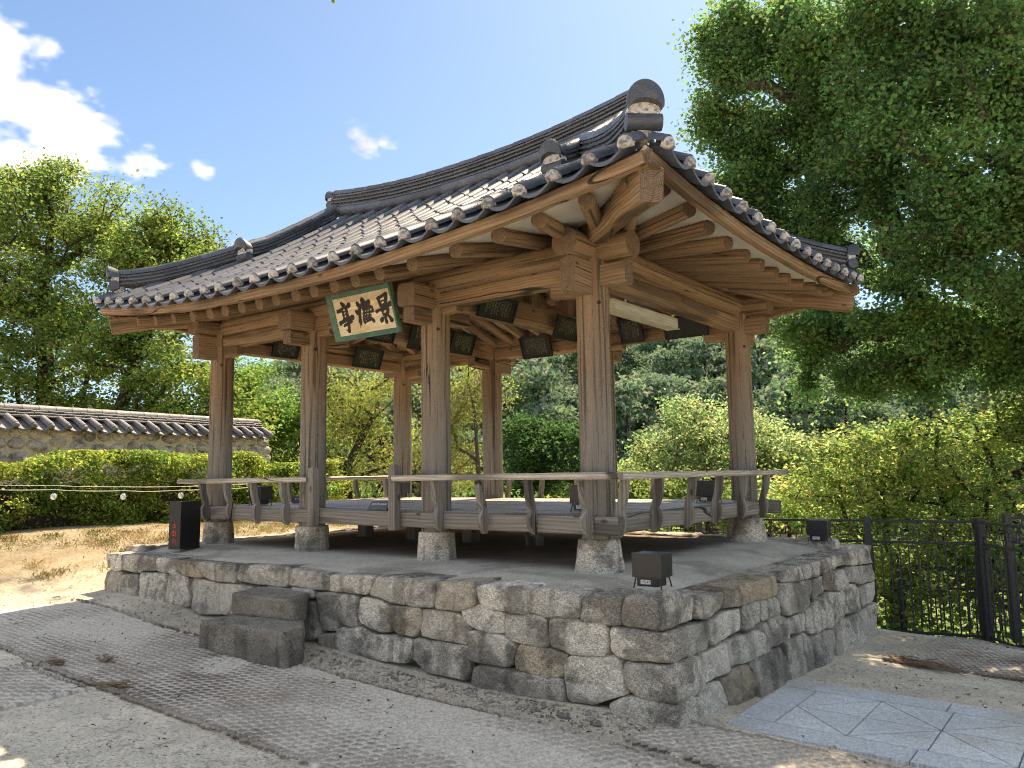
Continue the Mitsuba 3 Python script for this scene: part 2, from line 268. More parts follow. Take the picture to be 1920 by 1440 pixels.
# ---------------- measured outlines ----------------
STEP1=[[-3.11,-1.60,-.222],[-2.17,-1.60,-.216],[-3.09,-1.60,-.42],[-2.15,-1.60,-.41],[-2.19,-1.45,-.212],[-2.18,-1.45,-.41],[-3.2,-1.2,-.222],[-3.2,-1.2,-.43],[-2.46,-1.2,-.209],[-2.46,-1.2,-.41]]
STEP2=[[-3.08,-1.88,-.425],[-3.0,-1.98,-.42],[-1.81,-1.97,-.39],[-3.09,-1.88,-.75],[-3.0,-1.99,-.75],[-1.79,-1.98,-.75],[-1.85,-1.74,-.385],[-1.83,-1.74,-.75],[-3.16,-1.45,-.42],[-2.25,-1.42,-.39],[-3.16,-1.45,-.75],[-2.25,-1.42,-.75]]
BRUSH=[{"s": [[[0.1874, 0.4134, 0.0217], [0.2128, 0.3871, 0.0274]], [[0.1054, 0.333, 0.0217], [0.2131, 0.347, 0.0208], [0.2924, 0.374, 0.0208]], [[0.2998, 0.381, 0.0292]], [[0.1788, 0.349, 0.0189], [0.1845, 0.2822, 0.0189], [0.1891, 0.2398, 0.0189]], [[0.2456, 0.3541, 0.0208], [0.2435, 0.2937, 0.0217], [0.2392, 0.2487, 0.0236]], [[0.1799, 0.3246, 0.0142], [0.2472, 0.3311, 0.0142]], [[0.1817, 0.2882, 0.0123], [0.2435, 0.2937, 0.0123]], [[0.176, 0.2453, 0.0189], [0.2434, 0.2522, 0.0189]], [[0.1078, 0.2019, 0.0274], [0.1085, 0.1927, 0.0236]], [[0.1054, 0.2037, 0.0208], [0.2084, 0.2243, 0.0198], [0.3052, 0.2454, 0.0217]], [[0.3136, 0.2413, 0.0311]], [[0.1626, 0.1671, 0.016], [0.2244, 0.1858, 0.0189], [0.2855, 0.2042, 0.0208]], [[0.2319, 0.1846, 0.0217], [0.2206, 0.1063, 0.0226]], [[0.2222, 0.097, 0.0208], [0.1957, 0.1064, 0.0113], [0.1706, 0.1199, 0.0038]]], "h": [[[0.2003, 0.3338, 0.0094], [0.2112, 0.3362, 0.0094]], [[0.203, 0.2973, 0.0085], [0.2094, 0.2984, 0.0085]], [[0.2029, 0.2641, 0.0104], [0.2093, 0.2651, 0.0104]]]}, {"s": [[[0.4357, 0.3789, 0.0226], [0.4456, 0.3603, 0.0274]], [[0.5206, 0.4154, 0.0208], [0.5236, 0.3913, 0.033]], [[0.4581, 0.3467, 0.0189], [0.55, 0.3633, 0.0208], [0.6091, 0.3701, 0.0217]], [[0.6122, 0.371, 0.0283]], [[0.4585, 0.3344, 0.0208], [0.4454, 0.2617, 0.0198], [0.4205, 0.1802, 0.0236]], [[0.4358, 0.1745, 0.016], [0.4189, 0.1428, 0.0094], [0.3968, 0.1186, 0.0024]], [[0.3957, 0.2935, 0.0236], [0.417, 0.2799, 0.0274]], [[0.4381, 0.3174, 0.0113], [0.4202, 0.2452, 0.0104]], [[0.4971, 0.3213, 0.0208], [0.568, 0.3333, 0.0189], [0.6332, 0.3179, 0.017]], [[0.5466, 0.3537, 0.0189], [0.578, 0.335, 0.0208]], [[0.5028, 0.2967, 0.0123], [0.5859, 0.3035, 0.0123], [0.6536, 0.3092, 0.0066]], [[0.5287, 0.3162, 0.0123], [0.4814, 0.1948, 0.0113]], [[0.5696, 0.3162, 0.0113], [0.5276, 0.2013, 0.0104]], [[0.6053, 0.3104, 0.0113], [0.5717, 0.208, 0.0104]], [[0.4893, 0.2582, 0.0113], [0.5912, 0.2642, 0.0123], [0.6521, 0.2639, 0.016]], [[0.4825, 0.2252, 0.0104], [0.6084, 0.2325, 0.0113]], [[0.4753, 0.1991, 0.0104], [0.6068, 0.2058, 0.0104]], [[0.4853, 0.184, 0.016], [0.4928, 0.1672, 0.0208]], [[0.5324, 0.1903, 0.017], [0.5351, 0.1764, 0.0189]], [[0.5672, 0.1951, 0.017], [0.5722, 0.1822, 0.0179]], [[0.6048, 0.1893, 0.0189], [0.6309, 0.1617, 0.0217]], [[0.6448, 0.3106, 0.016], [0.6483, 0.2665, 0.0142]]], "h": [[[0.4817, 0.3103, 0.0066], [0.4559, 0.226, 0.0057]]]}, {"s": [[[0.7656, 0.3869, 0.0217], [0.7717, 0.3428, 0.0217], [0.7827, 0.3079, 0.0217]], [[0.7682, 0.3864, 0.0189], [0.8338, 0.4048, 0.017], [0.8825, 0.4147, 0.0217]], [[0.8862, 0.4121, 0.0255], [0.8765, 0.3646, 0.0236], [0.8517, 0.3096, 0.0217]], [[0.7868, 0.3469, 0.0113], [0.8578, 0.3547, 0.0113]], [[0.7773, 0.3054, 0.0189], [0.8549, 0.3058, 0.0189]], [[0.855, 0.2926, 0.0189], [0.9274, 0.3068, 0.0217]], [[0.9231, 0.3075, 0.0302]], [[0.7001, 0.2548, 0.0208], [0.7341, 0.2593, 0.016], [0.8175, 0.2756, 0.0189], [0.884, 0.2845, 0.0208]], [[0.7885, 0.2572, 0.017], [0.796, 0.2062, 0.0179]], [[0.8702, 0.2703, 0.0208], [0.8732, 0.2468, 0.0226], [0.8482, 0.2046, 0.0208]], [[0.7982, 0.2589, 0.0123], [0.8638, 0.2648, 0.0123]], [[0.7942, 0.2065, 0.017], [0.8568, 0.2032, 0.017]], [[0.818, 0.2093, 0.0217], [0.814, 0.1569, 0.0208], [0.8149, 0.1268, 0.0217]], [[0.8134, 0.1224, 0.0189], [0.7957, 0.1431, 0.0047]], [[0.7684, 0.1706, 0.0189], [0.746, 0.1507, 0.0264]], [[0.8681, 0.1829, 0.016], [0.8941, 0.1392, 0.0264]]], "h": [[[0.8122, 0.3677, 0.0094], [0.8367, 0.3727, 0.0094]], [[0.8128, 0.3372, 0.0075], [0.8223, 0.3383, 0.0075]], [[0.8062, 0.2258, 0.0075], [0.8256, 0.2346, 0.0094]]]}]
PLAQUES=[["leftmost dark verse plaque, seen between the two left front columns", [-5.682, 0.867, 2.668], [0, 1, 0], [0.34, 0, 0.94], 0.443, 0.243], ["dark verse plaque on the far left beam below the name board", [-5.682, 2.429, 2.705], [0, 1, 0], [0.34, 0, 0.94], 0.572, 0.319], ["dark verse plaque half hidden behind the lower edge of the name board", [-3.719, 0.871, 2.653], [0, 1, 0], [0.34, 0, 0.94], 0.461, 0.188], ["narrow dark verse plaque close to the left side of the third front column", [-3.719, 1.719, 2.732], [0, 1, 0], [0.34, 0, 0.94], 0.65, 0.4], ["dark verse plaque just to the right of the third front column", [-3.719, 2.454, 2.727], [0, 1, 0], [0.34, 0, 0.94], 0.488, 0.319], ["large dark plaque with bold flowing white script on the inner crossbeam", [-1.723, 0.766, 2.7], [0, 1, 0], [0.34, 0, 0.94], 0.634, 0.267], ["dark verse plaque on the back beam left of the corner column", [-2.938, 3.195, 2.684], [1, 0, 0], [0, -0.34, 0.94], 0.526, 0.334], ["dark verse plaque on the back beam right of the corner column", [-1.375, 3.195, 2.73], [1, 0, 0], [0, -0.34, 0.94], 0.343, 0.341], ["widest dark plaque without visible script near the right rear column, behind the light box", [-0.594, 3.195, 2.678], [1, 0, 0], [0, -0.34, 0.94], 0.588, 0.274], ["dark plaque seen edge on at the left side of the corner column", [-1.723, 2.16, 2.66], [0, 1, 0], [0.34, 0, 0.94], 0.526, 0.293]]
CABLE=[[-7.315, -2.445, 0.779], [-6.929, -1.643, 0.746], [-6.634, -0.912, 0.713], [-6.416, -0.24, 0.702], [-6.304, 0.856, 0.719]]
BULBS=[[-6.925, -1.64, 0.66], [-6.632, -0.91, 0.638], [-6.415, -0.238, 0.631]]
LAMPS=[["black box lamp nearest the camera, on the platform top at the front corner", 0.875, -0.69, 0.012, 0.05], ["black box lamp on the platform at the right rear corner beside the iron fence", 0.8, 3.6, 0.012, 0.05], ["black box lamp on the wooden floor behind the corner column", -0.4, 0.42, 0.49, 0.1], ["black box lamp on the wooden floor near the right rear column", -0.12, 2.62, 0.49, -0.1], ["black box lamp on the wooden floor at the left end beside the leftmost column", -5.28, 0.22, 0.49, 0.1], ["black box lamp at the far back corner of the floor, behind the right newel post", -5.55, 3.02, 0.49, 0.1]]
STONES={"F":[[[-6459,-61],[-6171,-41],[-6181,-238],[-6409,-230]],[[-6157,-51],[-6036,-51],[-5987,-226],[-6167,-248]],[[-6024,-55],[-5543,-37],[-5513,-188],[-5561,-241],[-5944,-224],[-5997,-175]],[[-5526,-46],[-5269,-43],[-5231,-196],[-5471,-195],[-5515,-167]],[[-5258,-48],[-4791,-38],[-4792,-193],[-5193,-188]],[[-4789,-48],[-4341,-43],[-4340,-127],[-4254,-206],[-4605,-210],[-4783,-154]],[[-4341,-43],[-3668,-42],[-3642,-219],[-4046,-224],[-4220,-204],[-4342,-118]],[[-3650,-34],[-3339,-24],[-2799,-12],[-2771,-185],[-2934,-216],[-3307,-204],[-3622,-180]],[[-2786,-24],[-2181,-36],[-2171,-183],[-2507,-190],[-2762,-178]],[[-2181,-41],[-1609,-22],[-1659,-179],[-1922,-188],[-2161,-183]],[[-1592,-21],[-1167,-4],[-1207,-78],[-1177,-222],[-1369,-222],[-1634,-171]],[[-1158,-9],[-874,-6],[-858,-95],[-870,-217],[-1176,-228],[-1198,-88]],[[-861,-19],[-424,12],[-411,-165],[-590,-225],[-857,-222]],[[-416,-15],[-234,7],[81,-1],[81,-102],[101,-176],[-97,-177],[-388,-163]],[[93,-8],[252,12],[549,-11],[550,-171],[251,-187],[101,-168],[89,-101]],[[565,-29],[685,4],[892,16],[880,-89],[882,-185],[739,-192],[565,-173]],[[-6433,-264],[-6203,-239],[-5954,-266],[-6041,-344],[-6022,-488],[-6391,-485]],[[-5939,-281],[-5609,-254],[-5531,-511],[-5795,-532],[-6011,-487],[-6038,-355]],[[-5584,-233],[-4959,-203],[-4914,-230],[-5020,-383],[-4952,-503],[-4990,-545],[-5505,-529]],[[-4877,-189],[-4758,-181],[-4510,-232],[-4547,-310],[-4473,-398],[-4478,-534],[-4916,-539],[-4996,-439]],[[-4485,-226],[-3960,-241],[-3918,-364],[-3833,-544],[-4275,-585],[-4443,-536],[-4465,-398],[-4538,-309]],[[-3944,-240],[-3332,-232],[-3307,-368],[-3283,-502],[-3825,-543],[-3933,-374]],[[-3336,-232],[-2829,-214],[-2503,-220],[-2467,-458],[-3285,-511]],[[-3283,-523],[-2465,-470],[-2432,-692],[-3249,-710]],[[-2811,-194],[-2389,-194],[-2341,-256],[-2474,-279]],[[-2482,-291],[-2353,-305],[-2272,-604],[-2457,-660]],[[-2328,-213],[-2075,-200],[-2040,-395],[-2058,-535],[-2243,-543],[-2299,-419]],[[-2065,-205],[-1813,-202],[-1775,-370],[-1781,-461],[-1904,-473],[-2028,-417]],[[-1760,-210],[-1519,-213],[-1398,-258],[-1360,-462],[-1456,-483],[-1734,-422],[-1789,-326]],[[-1383,-251],[-1005,-234],[-1004,-404],[-1074,-474],[-1263,-463],[-1369,-376]],[[-993,-238],[-588,-243],[-453,-336],[-485,-470],[-1006,-457],[-1021,-375]],[[-562,-196],[-414,-159],[-119,-196],[-121,-344],[-282,-361],[-446,-326],[-544,-275]],[[-2257,-579],[-2056,-552],[-2037,-693],[-2238,-716]],[[-2038,-497],[-1716,-464],[-1547,-505],[-1098,-485],[-1097,-632],[-1159,-695],[-1687,-704],[-2013,-684]],[[-1084,-483],[-473,-478],[-442,-647],[-478,-729],[-981,-727],[-1089,-649]],[[-461,-356],[-346,-360],[-109,-362],[-26,-403],[-37,-564],[-111,-588],[-357,-585],[-456,-570]],[[-108,-186],[256,-186],[291,-386],[261,-402],[-29,-398],[-104,-347]],[[293,-191],[565,-177],[781,-199],[777,-392],[465,-422],[301,-385],[277,-307]],[[16,-406],[302,-405],[450,-432],[422,-585],[311,-608],[-7,-586],[-34,-490]],[[466,-438],[782,-399],[874,-403],[913,-541],[924,-628],[660,-739],[477,-737],[426,-577],[432,-481]],[[-425,-621],[-345,-603],[-29,-600],[421,-606],[465,-791],[1,-791],[-332,-803],[-408,-775]]],"CF":[[[897,-10],[1124,31],[1172,27],[1196,-187],[892,-188]],[[795,-202],[1196,-191],[1230,-191],[1265,-387],[865,-401],[790,-368]],[[919,-416],[1232,-399],[1270,-398],[1308,-628],[1065,-640],[932,-575],[908,-504]],[[790,-701],[871,-655],[960,-638],[1108,-659],[1309,-638],[1318,-822],[1068,-831],[847,-810]]],"CR":[[[-1064,44],[-551,-61],[-609,-207],[-1102,-205]],[[-1071,-214],[-785,-236],[-820,-431],[-1025,-431]],[[-1005,-445],[-566,-463],[-530,-586],[-569,-668],[-813,-714],[-1015,-701]],[[-1019,-714],[-887,-730],[-780,-874],[-792,-948],[-1072,-895]]],"R":[[[-530,-74],[-80,-78],[-119,-194],[-393,-245],[-557,-200]],[[-51,-76],[1140,-83],[1105,-250],[325,-232],[-79,-199]],[[1223,-66],[1874,-79],[1813,-204],[1222,-156]],[[1919,-77],[2457,-79],[2383,-217],[1858,-202]],[[2493,-75],[2787,-80],[2773,-199],[2433,-216]],[[2831,-76],[3252,-83],[3217,-190],[2823,-205]],[[3294,-78],[3883,-88],[3809,-256],[3656,-249],[3240,-200]],[[3919,-83],[4455,-83],[4355,-284],[3839,-259]],[[-750,-236],[-421,-251],[-386,-304],[-444,-439],[-801,-445]],[[-364,-276],[-147,-233],[257,-246],[212,-409],[-265,-418],[-410,-414]],[[291,-239],[646,-240],[615,-403],[442,-423],[224,-417]],[[685,-245],[1026,-259],[1109,-327],[1075,-404],[781,-416],[646,-408]],[[1180,-164],[2111,-237],[2017,-422],[1811,-476],[1243,-453],[1104,-339]],[[2133,-240],[2426,-229],[2369,-382],[2199,-432],[2046,-412]],[[2488,-207],[2796,-206],[2855,-291],[2779,-426],[2426,-368]],[[2904,-251],[3272,-243],[3211,-393],[2968,-426],[2808,-422]],[[3308,-231],[3950,-287],[3865,-469],[3711,-459],[3384,-397],[3211,-393]],[[3980,-290],[4377,-304],[4290,-484],[3925,-476]],[[-552,-461],[-111,-450],[-154,-650],[-531,-667],[-524,-567]],[[-96,-447],[494,-455],[637,-513],[619,-639],[167,-647],[-120,-636]],[[701,-440],[1070,-416],[1204,-454],[1179,-639],[1115,-653],[674,-631],[664,-529]],[[1230,-483],[1720,-483],[1760,-536],[1701,-654],[1213,-607]],[[1805,-489],[2195,-438],[2323,-605],[2238,-719],[1869,-714],[1731,-638]],[[2243,-438],[2412,-395],[2926,-451],[3021,-524],[2923,-737],[2283,-726],[2331,-592]],[[3003,-461],[3203,-408],[3653,-453],[3746,-553],[3632,-732],[2977,-693]],[[3805,-511],[4349,-499],[4236,-715],[3679,-706]],[[-829,-729],[-561,-680],[-305,-693],[-211,-889],[-248,-994],[-461,-992],[-734,-915]],[[-291,-691],[-98,-651],[220,-668],[380,-823],[335,-1014],[-139,-1000],[-201,-861]],[[282,-669],[685,-645],[1030,-676],[1128,-792],[1120,-1060],[406,-997],[409,-829]],[[1112,-659],[1672,-669],[1835,-736],[1820,-853],[1750,-1077],[1231,-1072],[1140,-1016],[1148,-833]],[[1862,-727],[2442,-751],[2532,-909],[2409,-1169],[1776,-1070]],[[2496,-745],[2779,-753],[2771,-950],[2680,-1151],[2454,-1136]],[[2840,-740],[3411,-740],[3566,-881],[3504,-1122],[2703,-1112]],[[3499,-745],[4321,-744],[4156,-1130],[3550,-1099],[3595,-886]]]}
GLYPHS={'소':[[[(9,-112),(9,-103),(11,-102),(44,-102),(45,-81),(56,-82),(56,-102),(89,-102),(92,-105),(91,-113)]],[[(16,-86),(12,-76),(29,-70),(39,-61),(43,-52),(44,-39),(56,-39),(56,-51),(60,-60),(69,-69),(88,-77),(84,-86),(79,-86),(62,-78),(50,-65),(39,-77),(24,-85)]]],'화':[[[(10,-108),(9,-97),(31,-96),(31,-91),(21,-87),(16,-81),(15,-69),(23,-58),(32,-55),(10,-54),(10,-44),(31,-44),(32,-33),(42,-33),(45,-44),(65,-44),(64,-54),(43,-55),(57,-63),(60,-76),(58,-82),(52,-88),(43,-91),(43,-95),(65,-94),(67,-96),(68,-34),(80,-34),(80,-69),(92,-70),(93,-80),(80,-82),(79,-124),(68,-124),(67,-103),(46,-107)],[(27,-75),(30,-80),(41,-81),(47,-78),(48,-71),(44,-66),(35,-65),(27,-69)]]],'기':[[[(72,-33),(84,-33),(84,-124),(72,-124)]],[[(10,-101),(11,-97),(22,-92),(37,-78),(46,-56),(45,-52),(14,-52),(14,-43),(58,-42),(56,-65),(44,-88),(31,-100),(17,-108)]]],'올':[[[(9,-80),(9,-71),(44,-71),(44,-68),(24,-63),(17,-52),(19,-44),(24,-39),(41,-34),(69,-36),(76,-39),(82,-46),(82,-56),(76,-63),(56,-68),(56,-71),(91,-71),(90,-81)],[(31,-53),(42,-58),(58,-58),(68,-55),(70,-50),(62,-45),(43,-44),(32,-47),(30,-50)]],[[(19,-123),(19,-98),(69,-97),(68,-95),(19,-95),(19,-85),(81,-85),(80,-108),(31,-108),(30,-112),(83,-113),(84,-122)]]],'라':[[[(68,-124),(68,-33),(79,-33),(80,-66),(92,-67),(94,-77),(80,-78),(80,-122),(79,-124)]],[[(12,-102),(12,-67),(43,-65),(43,-52),(14,-52),(12,-51),(12,-42),(55,-41),(55,-76),(24,-77),(24,-91),(44,-92),(63,-89),(65,-99),(40,-103)]]],'가':[[[(68,-124),(68,-33),(79,-33),(80,-67),(92,-68),(93,-79),(80,-79),(80,-122),(79,-124)]],[[(9,-100),(34,-80),(42,-66),(45,-54),(15,-53),(13,-43),(56,-42),(55,-64),(42,-89),(17,-108)]]],'지':[[[(72,-124),(72,-33),(83,-33),(84,-123)]],[[(15,-108),(9,-98),(25,-84),(32,-63),(32,-53),(12,-52),(12,-42),(63,-42),(63,-53),(44,-53),(44,-67),(52,-85),(67,-96),(64,-103),(58,-105),(53,-102),(38,-84),(29,-98),(20,-106)]]],'마':[[[(68,-124),(68,-33),(79,-33),(80,-67),(93,-68),(94,-78),(80,-79),(80,-122),(79,-124)]],[[(12,-43),(56,-42),(55,-102),(12,-101)],[(25,-52),(24,-92),(44,-92),(44,-52)]]],'세':[[[(75,-33),(87,-34),(86,-124),(75,-124)]],[[(13,-105),(8,-96),(20,-85),(26,-70),(27,-41),(38,-41),(39,-68),(42,-77),(48,-88),(57,-94),(57,-75),(44,-75),(43,-65),(57,-64),(57,-36),(67,-34),(69,-36),(69,-119),(58,-120),(57,-97),(52,-103),(46,-102),(39,-95),(33,-84),(24,-99),(17,-105)]]],'요':[[[(9,-112),(10,-102),(28,-101),(28,-83),(19,-74),(16,-63),(20,-50),(26,-44),(43,-38),(57,-38),(74,-44),(80,-50),(84,-63),(81,-74),(72,-83),(72,-101),(90,-102),(92,-105),(91,-113)],[(29,-60),(30,-70),(45,-77),(63,-75),(69,-71),(72,-64),(71,-57),(66,-52),(52,-48),(34,-52)],[(41,-87),(40,-102),(60,-102),(60,-87)]]]}
BL={"A":[[-24.76,4.83,9.82,2.62,1.92],[-23.32,5.94,9.42,1.92,1.75],[-24.23,3.98,6.66,2.35,2.01],[-22.44,5.35,5.93,2.01,1.68],[-22.49,4.05,4.1,2.42,0.97],[-27.74,3.8,9.24,2.18,2.72],[-24.23,5.24,11.02,1.05,0.7],[-25.53,4.24,11.14,1.22,0.7]],"B":[[-19.13,6.64,8.55,1.37,0.89],[-20.01,5.96,7.38,1.61,1.29],[-17.52,6.61,7.07,0.93,0.62],[-20.2,5.81,5.04,1.93,1.29],[-17.95,6.28,4.05,1.39,0.93],[-16.29,6.3,3.45,0.89,0.59]],"H":[[-12.84,5.17,2.83,0.77,0.89],[-12.42,5.49,1.79,0.77,0.89],[-13.94,5.58,3.61,0.67,0.54]],"C":[[-7.99,3.85,2.18,0.81,0.71],[-7.51,4.22,2.58,0.91,0.5],[-7.34,4.35,1.37,1.11,0.6],[-6.89,5.96,2.23,0.75,0.64],[-8.14,3.74,0.98,0.81,0.4],[-6.98,5.89,1.16,0.75,0.54]],"D":[[-13.8,18.31,1.57,1.61,1.21],[-14.26,17.95,2.38,1.01,0.81],[-12.99,18.93,2.36,1.01,0.81]],"E":[[-10.36,25.99,1.55,3.88,2.28],[-11.83,24.86,0.68,2.51,1.6],[-8.75,27.23,1.29,2.51,1.83],[-10.86,25.61,3.04,1.83,1.03]],"K":[[-6.24,14.02,0.23,1.03,0.66],[-8.15,15.07,0.35,0.97,0.64],[-3.87,13.32,0.06,1.07,0.6]],"G":[[-0.1,7.39,0.67,0.96,0.61],[0.73,8.03,0.82,1.13,0.7],[0.85,7.87,-0.44,1.38,0.77],[-0.86,8.07,0.11,0.56,0.47],[-0.07,8.68,1.2,0.85,0.28]],"G2":[[1.65,7.86,0.49,0.99,0.74],[1.96,7.71,-0.53,0.97,0.81],[1.32,8.48,1.42,0.87,0.31],[2.4,8.05,1.44,0.64,0.48]],"GK":[[-0.35,5.94,7.62,0.89,0.89],[0.8,5.56,7.21,0.96,0.89],[1.84,5.1,6.47,1.01,0.87],[2.74,5.16,6.17,0.96,0.96],[-0.85,6.18,6.61,0.84,0.67],[0.2,6.36,6.37,1.05,0.89],[1.56,5.51,5.43,1.06,0.92],[2.65,5.09,4.77,0.96,0.89],[-0.86,6.81,5.71,0.79,0.61],[0.4,6.51,4.97,0.89,0.81],[1.72,5.63,4.07,0.99,0.85],[2.69,5.5,3.63,0.86,0.79],[-0.07,7.41,4.21,0.87,0.7],[0.91,6.91,3.44,1.05,0.73],[1.94,7.07,2.99,1.08,0.77],[-0.34,7.21,3.04,0.74,0.61],[0.19,7.61,2.32,0.96,0.61],[1.2,7.76,2.42,1.01,0.59],[2.4,7.42,2.35,0.77,0.54],[3.58,5.81,5.31,0.96,1.28],[3.41,6.31,3.39,0.94,1.34]]}
OVER = [(-1.2, 5.0, 13.7, 1.8, .6), (.5, 5.2, 12.4, 2.4, 1.3), (3.0, 5.5, 11.0, 2.6, 2.0), (-1.0, 7.4, 14.4, 2.0, 1.2), (-10.8, 8.4, 16.2, 2.0, .8), (-13.0, 8.0, 16.2, 1.8, .8), (1.5, 7.5, 15.0, 2.4, 1.6), (4.5, 4.4, 12.5, 2.4, 1.6), (5.5, 5.0, 10.0, 2.6, 2.4), (4.5, 8.5, 12, 3, 3)]  # leaf blobs out of view, added along sun rays to shade forecourt and roof
# ---------------- ground ----------------
GP = A_([(-6.4,-1.25,-.49),(-4.7,-1.25,-.53),(-4.2,-1.25,-.60),(-2.3,-1.25,-.66),(-.9,-1.25,-.74),(.15,-1.25,-.75),(.9,-1.3,-.725),(.6,-1.25,-.735),(1.3,-1.15,-.80),(1.15,-1.3,-.78),(1.3,.4,-.98),(1.3,1.8,-1.02),(1.3,3.2,-1.08),(1.3,4.1,-1.08),
 (3.7,-6,-.75),(0,-4,-.74),(-3,-4,-.70),(2,-3,-.77),(4,-2,-.86),(3,-.7,-.89),(3,.7,-.90),(5,1,-1.0),(3,3,-1.08),(6,4,-1.1),(2.2,4.6,-1.12),(0,4.8,-1.0),(4,8,-2.3),(-1,7.5,-1.6),(0,10,-2.8),(8,10,-3),
 (-6.6,-.3,-.24),(-7,-1.3,-.42),(-8,0,-.15),(-9.3,-.5,.02),(-9.3,-1.5,-.02),(-10,2.3,0),(-10.3,4.6,-.1),(-6.8,2,-.06),(-6.7,3.5,-.08),(-5,4.6,-.12),(-2,4.6,-.5),(-9,-4,-.45),(-12,-6,-.3),(-13,0,.2),(-6,8,-.4),(-10,10,-.1),(-14,6,0),
 (-20,20,-1.5),(-10,25,-2.2),(0,25,-4),(-20,6,0),(-26,4,0),(-5,-10,-.7),(5,-12,-.7),(10,-5,-.8),(15,15,-4),(-30,-10,0),(-20,-20,0),(20,-20,-.5)])
from scipy.interpolate import RBFInterpolator, LinearNDInterpolator
_rbf = RBFInterpolator(GP[:, :2], GP[:, 2], kernel='linear', smoothing=.02)
def gz(x, y):
    x, y = np.asarray(x, float), np.asarray(y, float); sh = x.shape
    q = np.stack([x.ravel(), y.ravel()], 1); z = _rbf(q)
    z = z + .035 * (fb(np.c_[q * .9, q[:, 0] * 0], 3, seed=2) - .5)
    return z.reshape(sh)
def gridmesh(xs, ys, zf, keep=None):
    X, Y = np.meshgrid(xs, ys); Z = zf(X, Y); v = np.stack([X.ravel(), Y.ravel(), Z.ravel()], 1); n = len(xs)
    i = np.arange(len(ys) - 1)[:, None] * n + np.arange(n - 1)[None]
    f = np.stack([i, i + 1, i + n + 1, i + n], -1).reshape(-1, 4)
    if keep is not None: f = f[keep(v[f].mean(1))]
    return v, np.vstack([f[:, [0, 1, 2]], f[:, [0, 2, 3]]])
def axis(lo, hi, step, far, g=1.35):
    a = list(np.arange(lo, hi + 1e-6, step)); s = step
    while a[-1] < far: s *= g; a.append(a[-1] + s)
    s = step
    while a[0] > -far: s *= g; a.insert(0, a[0] - s)
    return A_(a)
def gz_far(X, Y):
    r = np.hypot(X + 2, Y); z = gz(np.clip(X, -32, 22), np.clip(Y, -22, 27))
    k = np.clip((r - 24) / 20, 0, 1)
    return z * (1 - k) + k * -3.0
v, f = gridmesh(axis(-11, 5, .12, 420), axis(-7, 6, .12, 420), gz_far)
struct('ground', (v, f), 'soil', smooth=True)
# coir mats: woven relief, sand in the hollows
def coir(name, label, x0, x1, y0, y1, ang=0, org=(0, 0), a=.062, b=.05, res=.0125, lift=.012):
    t = thing(name, label, 'coir mat')
    nx, ny = int((x1 - x0) / res) + 1, int((y1 - y0) / res) + 1
    X, Y = np.meshgrid(np.linspace(x0, x1, nx), np.linspace(y0, y1, ny))
    wx = X + .05 * (nz(np.stack([X * .8, Y * .8, X * 0], -1), 4) - .5) * 2; wy = Y + .06 * (nz(np.stack([X * .7, Y * .7, X * 0 + 5], -1), 5) - .5) * 2
    row = np.floor(wy / b); fx = wx / a + .5 * (row % 2); fy = wy / b - row; cx = fx - np.floor(fx)
    h = np.clip(1 - ((cx - .5) * 2) ** 2 * .9, 0, 1) * np.clip(1 - ((fy - .5 - .35 * (cx - .5)) * 2) ** 2, 0, 1)
    h = h ** .7 * (.75 + .5 * nz(np.stack([np.floor(fx), row, row * 0], -1) + .5, 6))
    bury = np.clip((fb(np.stack([X * .9, Y * 1.3, X * 0 + x0], -1), 4, seed=11) - .47) / .14, 0, 1); bury = np.maximum(bury * .75, np.clip((x0 + .9 - X) / .9, 0, 1)) if x1 - x0 > 5 else bury * .6
    h = h * (1 - .8 * bury) * (.8 + .4 * nz(np.stack([X * 5, Y * 5, X * 0], -1), 12))
    ca, sa = math.cos(ang), math.sin(ang); ex = np.minimum(X - x0, x1 - X); ey = np.minimum(Y - y0, y1 - Y)
    jag = .02 * (nz(np.stack([X * 22, Y * 22, X * 0], -1), 8))
    WX, WY = org[0] + ca * X - sa * Y, org[1] + sa * X + ca * Y
    Z = gz(WX, WY) + lift + .018 * h + .014 * (nz(np.stack([X * 1.7, Y * 2.3, X * 0], -1), 14) - .5) - .03 * (np.minimum(ex, ey) < jag)
    vv = np.stack([WX, WY, Z], -1).reshape(-1, 3); i = np.arange(ny - 1)[:, None] * nx + np.arange(nx - 1)[None]
    f = np.stack([i, i + 1, i + nx + 1, i + nx], -1).reshape(-1, 4)
    put(t, 'woven_field', (vv, np.vstack([f[:, [0, 1, 2]], f[:, [0, 2, 3]]])), 'coir', uv=np.stack([h.ravel(), nz(np.stack([X, Y, X * 0], -1)).ravel()], 1), smooth=True)
    # bound edge: a twisted cord of separate turns down each long side
    ms = []
    for yy in (y0, y1):
        xs = np.arange(x0, x1, .055)
        for x in xs:
            if rng.random() < .06: continue
            p = A_([x, yy + .012 * rng.standard_normal()]); q = p + A_([.05, .028 * (1 if yy == y0 else -1)])
            P = [org[0] + ca * p[0] - sa * p[1], org[1] + sa * p[0] + ca * p[1]]; Q = [org[0] + ca * q[0] - sa * q[1], org[1] + sa * q[0] + ca * q[1]]
            zz = float(gz(A_([P[0]]), A_([P[1]]))[0]) + .02
            ms.append(log([*P, zz], [*Q, zz + .004], .016, .013, 6, nseg=1))
    m = join(ms); m[2][:, 0] = .8; m[2][:, 1] = .5
    putm(t, 'edge_cord', m, 'coir', stuff=True)
    return t
coir('coir_mat', 'long woven brown coir mat running in front of the stone platform and its step stones', -6.1, 3.4, -3.12, -1.78, ang=-.012, a=.088, b=.064)
